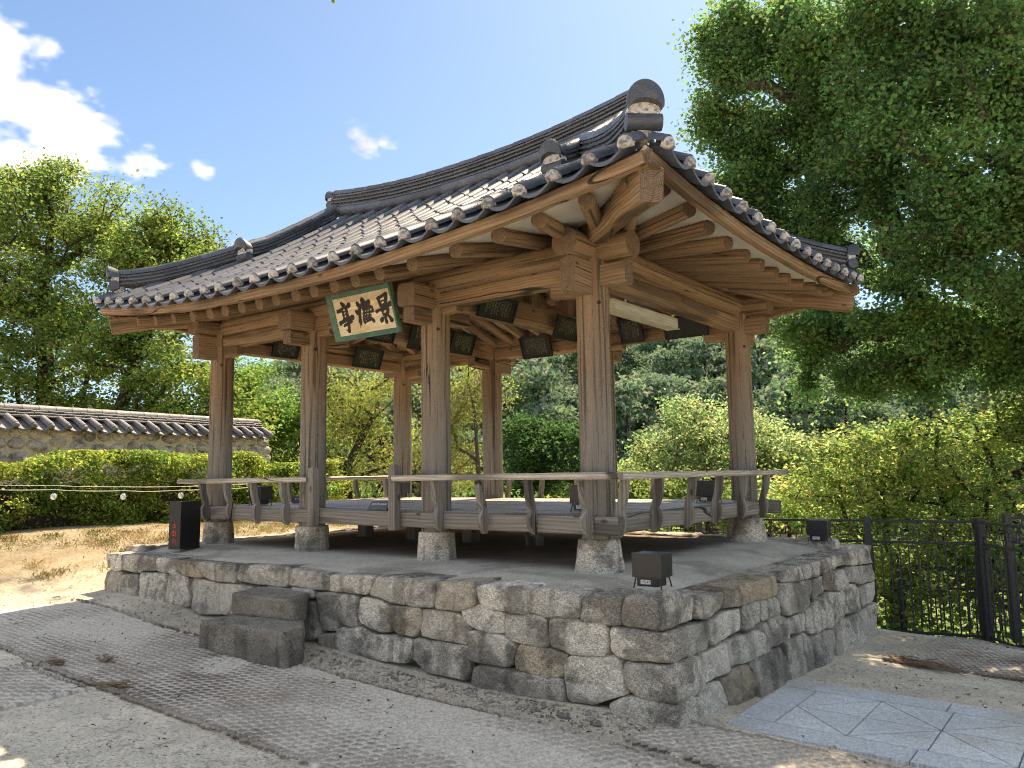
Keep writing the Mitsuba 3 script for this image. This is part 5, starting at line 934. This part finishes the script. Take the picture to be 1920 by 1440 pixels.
def skeleton(trunk, attr, r_root, jitter=.08, tip=.006, power=2.4):
    trunk = A_(trunk, float); pts, par = [trunk[0]], [-1]
    for a, b in zip(trunk[:-1], trunk[1:]):
        m = max(2, int(np.linalg.norm(b - a) / .5))
        for t in np.linspace(0, 1, m + 1)[1:]: pts.append(a + (b - a) * t + rng.normal(0, jitter * .3, 3)); par.append(len(pts) - 2)
    start = max(1, len(pts) // 4); base = trunk[0] + (trunk[-1] - trunk[0]) * .35
    order = np.argsort(np.linalg.norm((attr - base), axis=1))
    X = np.zeros((len(pts) + 8 * len(attr), 3)); X[:len(pts)] = pts; n = len(pts); tips = []
    D = np.zeros(len(X)); 
    for i in range(1, n): D[i] = D[par[i]] + np.linalg.norm(X[i] - X[par[i]])
    for a in attr[order]:
        dd = np.linalg.norm(X[start:n] - a, axis=1) + .22 * D[start:n]; j = start + int(np.argmin(dd)); L = np.linalg.norm(a - X[j]); m = min(6, max(1, int(L / .35))); p0 = X[j].copy(); prev = j
        for t in np.linspace(0, 1, m + 1)[1:]:
            q = p0 + (a - p0) * t + A_([0, 0, .10 * L * math.sin(math.pi * t)]) + rng.normal(0, jitter * min(1, L) * (t < 1), 3)
            X[n] = q; par.append(prev); D[n] = D[prev] + np.linalg.norm(q - X[prev]); prev = n; n += 1
        tips.append(prev)
    X = X[:n]; R = np.zeros(n); acc = np.zeros(n); acc[tips] = tip ** power
    for i in range(n - 1, 0, -1):
        acc[i] = max(acc[i], (tip * .8) ** power); acc[par[i]] += acc[i]
    R = acc ** (1 / power); k = r_root / R[0]; R = tip + (R - tip) * (r_root - tip) / max(R[0] - tip, 1e-6)
    return X, A_(par), np.maximum(R, tip * .6), A_(tips)
def branches(X, par, R, rmin=.0, sides=6):
    i = np.arange(1, len(X)); i = i[R[i] > rmin]; j = par[i]; a, b = X[j], X[i]; t = b - a; L = np.linalg.norm(t, axis=1, keepdims=True) + 1e-9; t = t / L
    up = np.where(np.abs(t[:, 2:]) > .9, A_([[1., 0, 0]]), A_([[0, 0, 1.]])); s = np.cross(t, up); s /= np.linalg.norm(s, axis=1, keepdims=True); u = np.cross(s, t)
    V, n = [], sides
    ang = np.arange(n) / n * 2 * math.pi
    ra = np.minimum(R[j], R[i] * 1.35)[:, None, None]; rb = R[i][:, None, None]
    e = s[:, None] * np.cos(ang)[None, :, None] + u[:, None] * np.sin(ang)[None, :, None]
    V = np.concatenate([a[:, None] - t[:, None] * ra * .3 + e * ra, b[:, None] + t[:, None] * rb * .2 + e * rb], 1).reshape(-1, 3)
    k = np.arange(len(i))[:, None, None] * 2 * n; q = np.arange(n); q2 = (q + 1) % n
    F = np.concatenate([np.stack([q, q2, n + q2], 1), np.stack([q, n + q2, n + q], 1)])[None] + k
    return V, F.reshape(-1, 3)
def sample_blobs(blobs, n, shell=.55, ry=None, seed=None):
    B = A_(blobs, float); vol = (B[:, 3] * B[:, 4]) ** 1.0; cnt = rng.multinomial(n, vol / vol.sum()); P = []
    for b, c in zip(B, cnt):
        d = rng.normal(size=(c, 3)); d /= np.linalg.norm(d, axis=1, keepdims=True) + 1e-9; r = rng.random(c) ** shell
        P.append(b[:3] + d * r[:, None] * A_([b[3], b[3] * (ry or 1.0), b[4]]))
    return np.vstack(P)
def tree(name, label, cat, trunk, blobs, n_attr, n_leaf, size, base, group=None, alt=None, altp=.0, spray=(.28, .14), r=.2, bark='bark', bsdf='leaf', up=.75, tip=.007, asp=.75, shell=.5, sides=6, clv=.25, trunk_name='trunk', rmin=0.0, droop=0.0):
    k = thing(name, label, cat, group); at = sample_blobs(blobs, n_attr, shell)
    X, par, R, tips = skeleton(trunk, at, r, tip=tip)
    V, F = branches(X, par, R, rmin, sides); putm(k, trunk_name, (V, F, np.zeros((len(V), 2))), bark, smooth=True)
    cl = rng.integers(0, len(tips), n_leaf); T0 = X[tips[cl]]; T1 = X[par[tips[cl]]]
    tt = rng.random(n_leaf)[:, None] ** 1.3 * .9; P = T0 * (1 - tt) + T1 * tt; sc = (.6 + .8 * rng.random(len(tips)))[cl][:, None]
    P = P + rng.normal(size=(n_leaf, 3)) * A_([spray[0], spray[0], spray[1]]) * sc; P[:, 2] -= droop * rng.random(n_leaf)
    N = rng.normal(size=(n_leaf, 3)) * (1 - up) + A_([0, 0, up]); N /= np.linalg.norm(N, axis=1, keepdims=True)
    V, F, Cc = leaf_mesh(P, N, size, leaf_cols(n_leaf, cl, base, clv=clv, alt=alt, altp=altp), asp)
    put(k, 'crown', (V, F), bsdf, color=Cc); return k
GREEN = (.19, .275, .07); GINK = (.19, .32, .115); YEL = (.36, .42, .11)
# large ginkgo at the right; unseen upper limbs are added over the pavilion to shade the forecourt
up_blobs = []
for (x, y, z, rx, rz_) in OVER: up_blobs.append((x, y, z, rx, rz_))
tree('ginkgo_tree', 'huge old ginkgo with dense dark green foliage filling the right side', 'tree', [(3.9, 7.4, -1.6), (3.7, 7.2, 2.5), (3.2, 6.8, 6.0), (2.6, 6.4, 9.5), (2.0, 6.2, 13.0)], BL['GK'] + [(-.95, 6.75, 5.0, .8, .6), (2.9, 8.0, 2.4, .9, .6), (-.7, 6.5, 5.9, .8, .6), (-.85, 5.75, 7.7, .6, .7), (-1.0, 6.0, 6.9, .5, .5), (-.4, 7.0, 4.6, .9, .6)], 680, 225000, .062, GINK, alt=(.21, .34, .09), altp=.08, spray=(.165, .115), clv=.38, r=.42, up=.6, asp=.95, shell=.42, tip=.008)
kq = 'ginkgo_tree'
at = sample_blobs(up_blobs, 330, .45); X, par, R, tips = skeleton([(2.6, 6.4, 9.5), (2.2, 6.3, 11.5), (1.8, 6.2, 15.0)], at, .26, tip=.012)
V, F = branches(X, par, R, 0, 5); putm(kq, 'added_limbs', (V, F, np.zeros((len(V), 2))), 'bark', smooth=True)
n = 15000; cl = rng.integers(0, len(tips), n); P = X[tips[cl]] + rng.normal(size=(n, 3)) * A_([.5, .5, .28]); N = rng.normal(size=(n, 3)) * .45 + A_([0, 0, .55]); N /= np.linalg.norm(N, axis=1, keepdims=True)
V, F, Cc = leaf_mesh(P, N, .17, leaf_cols(n, cl, GINK), .95); put(kq, 'added_crown', (V, F), 'leaf', color=Cc)
# two big trees behind the courtyard wall
tree('broadleaf_tree', 'tallest broadleaf tree at the left edge, behind the courtyard wall', 'tree', [(-23.2, 4.7, -.5), (-23.3, 4.8, 3.2), (-23.9, 4.8, 6.8), (-24.0, 5.0, 9.5)], BL['A'] + [(-22.6, 5.2, 2.6, 2.2, 1.2), (-25.2, 3.0, 3.2, 2.2, 1.6), (-21.2, 4.6, 1.6, 1.6, .8)], 520, 62000, .125, GREEN, alt=(.25, .33, .075), altp=.35, spray=(.34, .17), r=.32, bark='bark_dark', up=.6, tip=.012, droop=.15)
tree('broadleaf_tree', 'spreading broadleaf tree behind the left end of the pavilion roof', 'tree', [(-20.4, 5.6, -.5), (-20.4, 5.7, 3.0), (-19.6, 6.2, 5.5), (-19.2, 6.6, 7.0)], BL['B'] + [(-17.8, 6.6, 2.4, 1.6, .9), (-19.8, 6.3, 2.9, 1.9, 1.0), (-16.2, 7.0, 2.2, 1.2, .9)], 330, 40000, .12, GREEN, alt=(.26, .34, .075), altp=.4, spray=(.30, .15), r=.26, bark='bark_dark', up=.6, tip=.012, droop=.15)
tree('young_tree', 'light green young tree at the right end of the courtyard wall', 'tree', [(-17.6, 9.3, -.8), (-17.6, 9.1, 1.6), (-18.2, 8.8, 3.6)], [(3.73 + (x - 3.73) * 1.3, -6.07 + (y + 6.07) * 1.3, .87 + (z - .87) * 1.3, a * 1.4, b * 1.3) for x, y, z, a, b in BL['H']] + [(-16.6, 9.8, 2.6, 1.2, 1.3)], 90, 17000, .10, (.2, .33, .075), spray=(.22, .14), r=.09, up=.6)
# slender yellow green trees behind the floor
tree('slender_tree', 'slender tree with crooked dark trunk and thin yellow green leaves behind the floor', 'tree', [(-12.9, 8.5, -.9), (-13.05, 8.35, 1.1), (-12.7, 8.7, 2.1), (-11.7, 9.4, 3.4)], [(x - 5.2 * 0 + (x - 3.73) * .45, y + (y + 6.07) * .45, .87 + (z - .87) * 1.45, a * 1.45, b * 1.5) for x, y, z, a, b in BL['C'][:3] + BL['C'][4:5]], 120, 13500, .085, YEL, alt=(.22, .23, .07), altp=.3, spray=(.20, .22), r=.13, bark='bark_dark', up=.35, asp=.42, droop=.25)
tree('slender_tree', 'pale yellow green tree with fine twigs seen between the third and corner columns', 'tree', [(-10.9, 11.5, -.9), (-11.0, 11.4, 1.2), (-11.1, 11.4, 3.0)], [((x - 3.73) * .45 + x, y + (y + 6.07) * .45, .87 + (z - .87) * 1.45, a * 1.5, b * 1.6) for x, y, z, a, b in BL['C'][3:4] + BL['C'][5:6]] + [(-11.6, 12.2, 3.6, 1.2, .9)], 80, 9000, .085, YEL, alt=(.24, .22, .09), altp=.35, spray=(.20, .2), r=.07, up=.35, asp=.42, droop=.2)
tree('dark_tree', 'dark green tree in the middle distance below the pines', 'tree', [(-13.8, 18.3, -2.6), (-13.8, 18.3, .5)], BL['D'] + [(-14.2, 18.2, .4, 1.6, 1.0), (-12.6, 19.4, .9, 1.3, 1.0)], 80, 15000, .13, (.08, .155, .05), spray=(.3, .2), r=.14, up=.6)
tree('round_tree', 'bright yellow green round crowned tree beyond the right half of the floor', 'tree', [(-10.4, 26, -3.2), (-10.4, 26, -.6), (-10.3, 26, 1.6)], BL['E'] + [(-13.2, 24.5, -.2, 2.2, 1.3), (-7.4, 28, .6, 2.4, 1.7), (-10, 26, -.6, 4.2, 1.3)], 340, 46000, .14, (.38, .46, .20), alt=(.29, .40, .16), altp=.35, spray=(.34, .22), r=.30, up=.55, tip=.012)
tree('shrub', 'low pale green shrubs beyond the floor edge below the round tree', 'shrub', [(-6.2, 14.5, -2.9), (-6.2, 14.5, -.6)], BL['K'], 70, 9000, .10, (.22, .29, .09), spray=(.25, .18), r=.06, up=.55)
tree('bank_tree', 'bright green thicket tree over the iron fence right of the rear column', 'tree', [(.4, 8.6, -2.6), (.5, 8.4, -.9), (.4, 8.2, .6)], BL['G'] + [(-.4, 8.3, -.9, .9, .5), (.9, 8.4, -1.1, 1.2, .5)], 190, 18500, .078, (.40, .49, .15), alt=(.27, .38, .11), altp=.35, spray=(.20, .12), r=.09, up=.65)
tree('bank_tree', 'bank tree with bare forked dark limbs behind the fence at the right edge', 'tree', [(2.6, 9.2, -2.8), (2.3, 8.5, -.2), (2.12, 8.2, .64), (1.85, 8.25, 1.56)], BL['G2'] + [(2.6, 8.6, -1.0, 1.3, .7), (3.1, 8.6, 1.7, 1.0, .7)], 190, 18000, .078, (.38, .47, .14), alt=(.23, .35, .10), altp=.4, spray=(.20, .12), r=.13, bark='bark_dark', up=.65)
# clipped hedge with uneven top, dense small leaves in clumps
hd = thing('hedge', 'clipped green hedge along the courtyard wall with bright new leaves on top', 'hedge')
Ha, Hb = A_([-9.57, -6.2]), A_([-10.95, 6.4]); hl = np.linalg.norm(Hb - Ha); hdv = (Hb - Ha) / hl; hn = A_([hdv[1], -hdv[0]])
n = 104000; cl = rng.integers(0, 1200, n); cs = rng.random(1200) * hl; co = -.15 - .95 * rng.random(1200); cz = rng.random(1200)
face = rng.random(1200); co = np.where(face < .45, -.02 - .12 * rng.random(1200), co); cz = np.where(face > .62, 1.0, cz)
bul = .34 * (nz(np.c_[cs * 1.3, cz * 2.2, cs * 0], 3) - .5) * 2
def htop(s): return 1.13 + .20 * (nz(np.c_[s * .9, s * 0, s * 0], 5) - .5) * 2
s = cs[cl] + rng.normal(0, .10, n); o = co[cl] + (bul[cl] - .1) * (co[cl] > -.2) + rng.normal(0, .09, n); t = np.clip(cz[cl] + rng.normal(0, .05, n), .02, 1.06)
xy = Ha + s[:, None] * hdv + o[:, None] * hn; zb = gz(xy[:, 0], xy[:, 1]); P = np.c_[xy, zb + t * (htop(s) - zb)]
N = rng.normal(size=(n, 3)) * .5 + A_([0, 0, .55]) + .3 * A_([hn[0], hn[1], 0]); N /= np.linalg.norm(N, axis=1, keepdims=True)
V, F, Cc = leaf_mesh(P, N, .062, leaf_cols(n, cl, (.21, .31, .07), clv=.45, alt=(.40, .48, .10), altp=.45), .6); put(hd, 'foliage', (V, F), 'leaf', color=Cc)
ms = [log([*(Ha + hdv * q - hn * .5), -.15], [*(Ha + hdv * q - hn * (.5 + .2 * rng.normal())), .6], .02, .012, 5, nseg=1) for q in np.arange(.3, hl, .3)]
putm(hd, 'stems', join(ms), 'bark_dark', stuff=True)
m = flat(sweep([[*(Ha - hn * .55), .38], [*(Hb - hn * .55), .40]], rect_prof(.34, .8, .1))); putm(hd, 'twig_mass', m, 'bark_dark')
# taller sprigs above the hedge, fallen needles
n = 900; q = rng.random(26) * hl; cl = rng.integers(0, 26, n); xy = Ha + q[cl][:, None] * hdv - hn * .5 + rng.normal(0, .05, (n, 2)); P = np.c_[xy, 1.05 + .5 * rng.random(n) * (.4 + .6 * rng.random(26)[cl])]
N = rng.normal(size=(n, 3)); N /= np.linalg.norm(N, axis=1, keepdims=True); V, F, Cc = leaf_mesh(P, N, .06, leaf_cols(n, cl, (.14, .19, .05)), .6); put(hd, 'sprigs', (V, F), 'leaf', color=Cc)
# leaf litter, dry grass and twigs on the ground
n = 5200; xy = np.c_[rng.uniform(-10, 5, n), rng.uniform(-6, 4.6, n)]; m = (xy[:, 0] < -6.55) | (xy[:, 1] < -1.3) | (xy[:, 0] > 1.45); m &= ~((xy[:, 0] > 1.4) & (xy[:, 1] > -.85) & (xy[:, 1] < .7)) | (rng.random(n) < .2)
m &= (xy[:, 0] < -6.5) | (rng.random(n) < .45); xy = xy[m]; n = len(xy); P = np.c_[xy, gz(xy[:, 0], xy[:, 1]) + .022]; N = rng.normal(size=(n, 3)) * .25 + A_([0, 0, .9]); N /= np.linalg.norm(N, axis=1, keepdims=True)
V, F, Cc = leaf_mesh(P, N, .038, leaf_cols(n, rng.integers(0, 60, n), (.17, .115, .06), clv=.5, alt=(.10, .12, .04), altp=.2), .35); k = put('', 'leaf_litter', (V, F), 'leaf', color=Cc); labels[k] = {'kind': 'stuff', 'label': 'dry leaves and needles scattered on the ground', 'category': 'leaf litter'}
n = 9000; c_ = np.c_[rng.uniform(-9.6, -7.0, 130), rng.uniform(-1.6, 5.5, 130)]; cl = rng.integers(0, 130, n); xy = c_[cl] + rng.normal(0, .09, (n, 2)); P = np.c_[xy, gz(xy[:, 0], xy[:, 1]) + .02 + .05 * rng.random(n)]; N = rng.normal(size=(n, 3)); N[:, 2] *= .2; N /= np.linalg.norm(N, axis=1, keepdims=True)
V, F, Cc = leaf_mesh(P, N, .055, leaf_cols(n, cl, (.24, .23, .085), alt=(.32, .25, .12), altp=.5), .12); k = put('', 'dry_grass', (V, F), 'leaf', color=Cc); labels[k] = {'kind': 'stuff', 'label': 'sparse dry grass on the sunlit bank before the hedge', 'category': 'grass'}
# dark undergrowth on the bank beyond the fence
n = 26000; xy = np.c_[rng.uniform(-7, 9, n), rng.uniform(6.0, 16, n)]; cl = (np.floor(xy[:, 0] * 1.7) * 31 + np.floor(xy[:, 1] * 1.7)).astype(int); cl -= cl.min()
P = np.c_[xy, gz(xy[:, 0], xy[:, 1]) + rng.random(n) ** 1.5 * (.55 + .4 * nz(np.c_[xy, xy[:, :1] * 0], 3))]; N = rng.normal(size=(n, 3)) * .4 + A_([0, 0, .6]); N /= np.linalg.norm(N, axis=1, keepdims=True)
V, F, Cc = leaf_mesh(P, N, .12, leaf_cols(n, cl, (.20, .30, .09), alt=(.30, .38, .10), altp=.3), .6); k = put('', 'undergrowth', (V, F), 'leaf', color=Cc); labels[k] = {'kind': 'stuff', 'label': 'low leafy undergrowth on the bank beyond the fence', 'category': 'undergrowth'}
# ---------------- wooded hill ----------------
ha = A_([-.61, .79]); hp = A_([.79, .61])
def hill_h(X, Y):
    s = (X - CAM[0]) * ha[0] + (Y - CAM[1]) * ha[1]; t = (X - CAM[0]) * hp[0] + (Y - CAM[1]) * hp[1]; q = t / np.maximum(s, 1)
    f = np.clip((s - 42) / 95, 0, 1.15); f = f * f * (3 - 2 * np.minimum(f, 1)); lat = np.clip((q + .40) / .22, 0, 1)
    return -4.2 + 25 * f * lat * (.8 + .35 * fb(np.stack([X * .02, Y * .02, X * 0], -1), 3))
S_, T_ = np.meshgrid(np.linspace(36, 175, 60), np.linspace(-.6, 1.1, 60)); HX = CAM[0] + S_ * ha[0] + S_ * T_ * hp[0]; HY = CAM[1] + S_ * ha[1] + S_ * T_ * hp[1]; HZ = hill_h(HX, HY)
v = np.stack([HX, HY, HZ], -1).reshape(-1, 3); i = np.arange(59)[:, None] * 60 + np.arange(59)[None]; f = np.stack([i, i + 1, i + 61, i + 60], -1).reshape(-1, 4)
struct('hill', (v, np.vstack([f[:, [0, 2, 1]], f[:, [0, 3, 2]]])), 'forest_floor', smooth=True)
def pine_parts(seed, n=2600):
    g = np.random.default_rng(seed); h = 9.0; tr = join([log([0, 0, -1], [.2 * g.normal(), .2 * g.normal(), h * .55], .22, .14, 7), log([0, 0, h * .5], [.3 * g.normal(), .3 * g.normal(), h * .93], .14, .05, 6)])
    pads = []
    for i in range(22):
        z = h * (.38 + .62 * (i / 22) ** .9); rr = 2.6 * (1.08 - (z / h) ** 2.4 * .8); a = g.random() * 6.28; d = rr * (.35 + .65 * g.random()); pads.append((d * math.cos(a), d * math.sin(a), z + .2 * g.normal(), .75 + .6 * g.random(), .22 + .12 * g.random()))
    k = g.integers(0, len(pads), n); p = A_(pads)[k]; u = g.normal(size=(n, 3)) * .55; P = p[:, :3] + u * np.c_[p[:, 3], p[:, 3], p[:, 4]]
    N = g.normal(size=(n, 3)) * .5 + A_([0, 0, .6]); N /= np.linalg.norm(N, axis=1, keepdims=True)
    col = np.clip(np.tile(A_([[.19, .31, .18]]), (n, 1)) * (1 + .3 * g.normal(size=(n, 1))), .02, .3); col[k % 3 == 0] *= A_([1.35, 1.3, 1.1])  # distance haze put into the needle colour, lighter and bluer
    return tr, leaf_mesh(P, N, .42, col, .5)
def broad_parts(seed, n=2200):
    g = np.random.default_rng(seed); tr = log([0, 0, -1], [.2, .1, 3.5], .2, .1, 7)
    c = g.normal(size=(24, 3)); c /= np.linalg.norm(c, axis=1, keepdims=True); c = c * A_([2.3, 2.3, 1.9]) * (g.random((24, 1)) ** .4) + A_([0, 0, 4.6]); k = g.integers(0, 24, n); P = c[k] + g.normal(size=(n, 3)) * A_([.5, .5, .35])
    N = g.normal(size=(n, 3)) * .5 + A_([0, 0, .5]); N /= np.linalg.norm(N, axis=1, keepdims=True); col = np.clip(np.tile(A_([[.21, .32, .10]]), (n, 1)) * (1 + .25 * g.normal(size=(n, 1))) * (1 + .3 * g.normal(size=(24, 1)))[k], .02, .3)
    return tr, leaf_mesh(P, N, .34, col, .7)
for nm, fn, ks in (('pine', pine_parts, 3), ('broad', broad_parts, 2)):
    for q in range(ks):
        tr, (V, F, Cc) = fn(40 + q)
        scene[f'shape_{nm}_{q}'] = {'type': 'shapegroup', 'trunk': mikit.ply((tr[0], tr[1]), 'bark_dark', smooth=True), 'crown': mikit.ply((V, F), 'leaf_dense' if nm == 'pine' else 'leaf', color=Cc)}
g = np.random.default_rng(5); npl = [0]
def plant(kind, s, t, sc, near):
    x, y = CAM[0] + s * ha[0] + t * hp[0], CAM[1] + s * ha[1] + t * hp[1]; z = float(hill_h(A_([x]), A_([y]))[0]) - .2
    kk = 'pine' if kind == 'pine' else 'broad'
    inst = {'type': 'instance', 'shape': {'type': 'ref', 'id': f'shape_{kk}_{g.integers(0, 3 if kk == "pine" else 2)}'}, 'to_world': T().translate([x, y, z]).rotate([0, 0, 1], g.random() * 360).scale([sc, sc, sc * (.9 + .25 * g.random())])}
    if not near:
        npl[0] += 1; scene[f'pine_wood__{npl[0]:03d}'] = inst; return
    nm, lab, grp = ('pine_tree', 'grey green pine on the lower hillside behind the pavilion', 'pines on the lower hillside') if kk == 'pine' else ('hillside_tree', 'green broadleaf tree at the foot of the wooded hill', 'broadleaf trees at the hill foot')
    k = key('', nm); scene[k] = inst; labels[k] = {'label': lab, 'category': 'pine' if kk == 'pine' else 'tree', 'group': grp}
labels['pine_wood'] = {'kind': 'stuff', 'label': 'dense pine wood covering the upper hillside behind the pavilion', 'category': 'wood'}
for s in np.arange(52, 150, 5.2):
    for t in np.arange(-.30 * s, .60 * s, 4.6 if s < 100 else 5.6):
        if t / s > .42 and s > 90: continue
        plant('pine', s + g.normal(0, 1.2), t + g.normal(0, 1.2), .8 + .45 * g.random(), s < 70 and -.25 < t / s < .4)
for s in (38, 43, 48):
    for t in np.arange(-.28 * s, .7 * s, 4.4): plant('broad', s + g.normal(0, 1.5), t + g.normal(0, 1), .62 + .4 * g.random(), True)
for s, t in ((30, -9), (34, -12.5), (38, -15.5), (42, -19), (36, -8.5), (31, -13)): plant('broad', s, t, .7, True)
for v_ in scene.values():
    if isinstance(v_, dict) and v_.get('type') == 'instance': pass
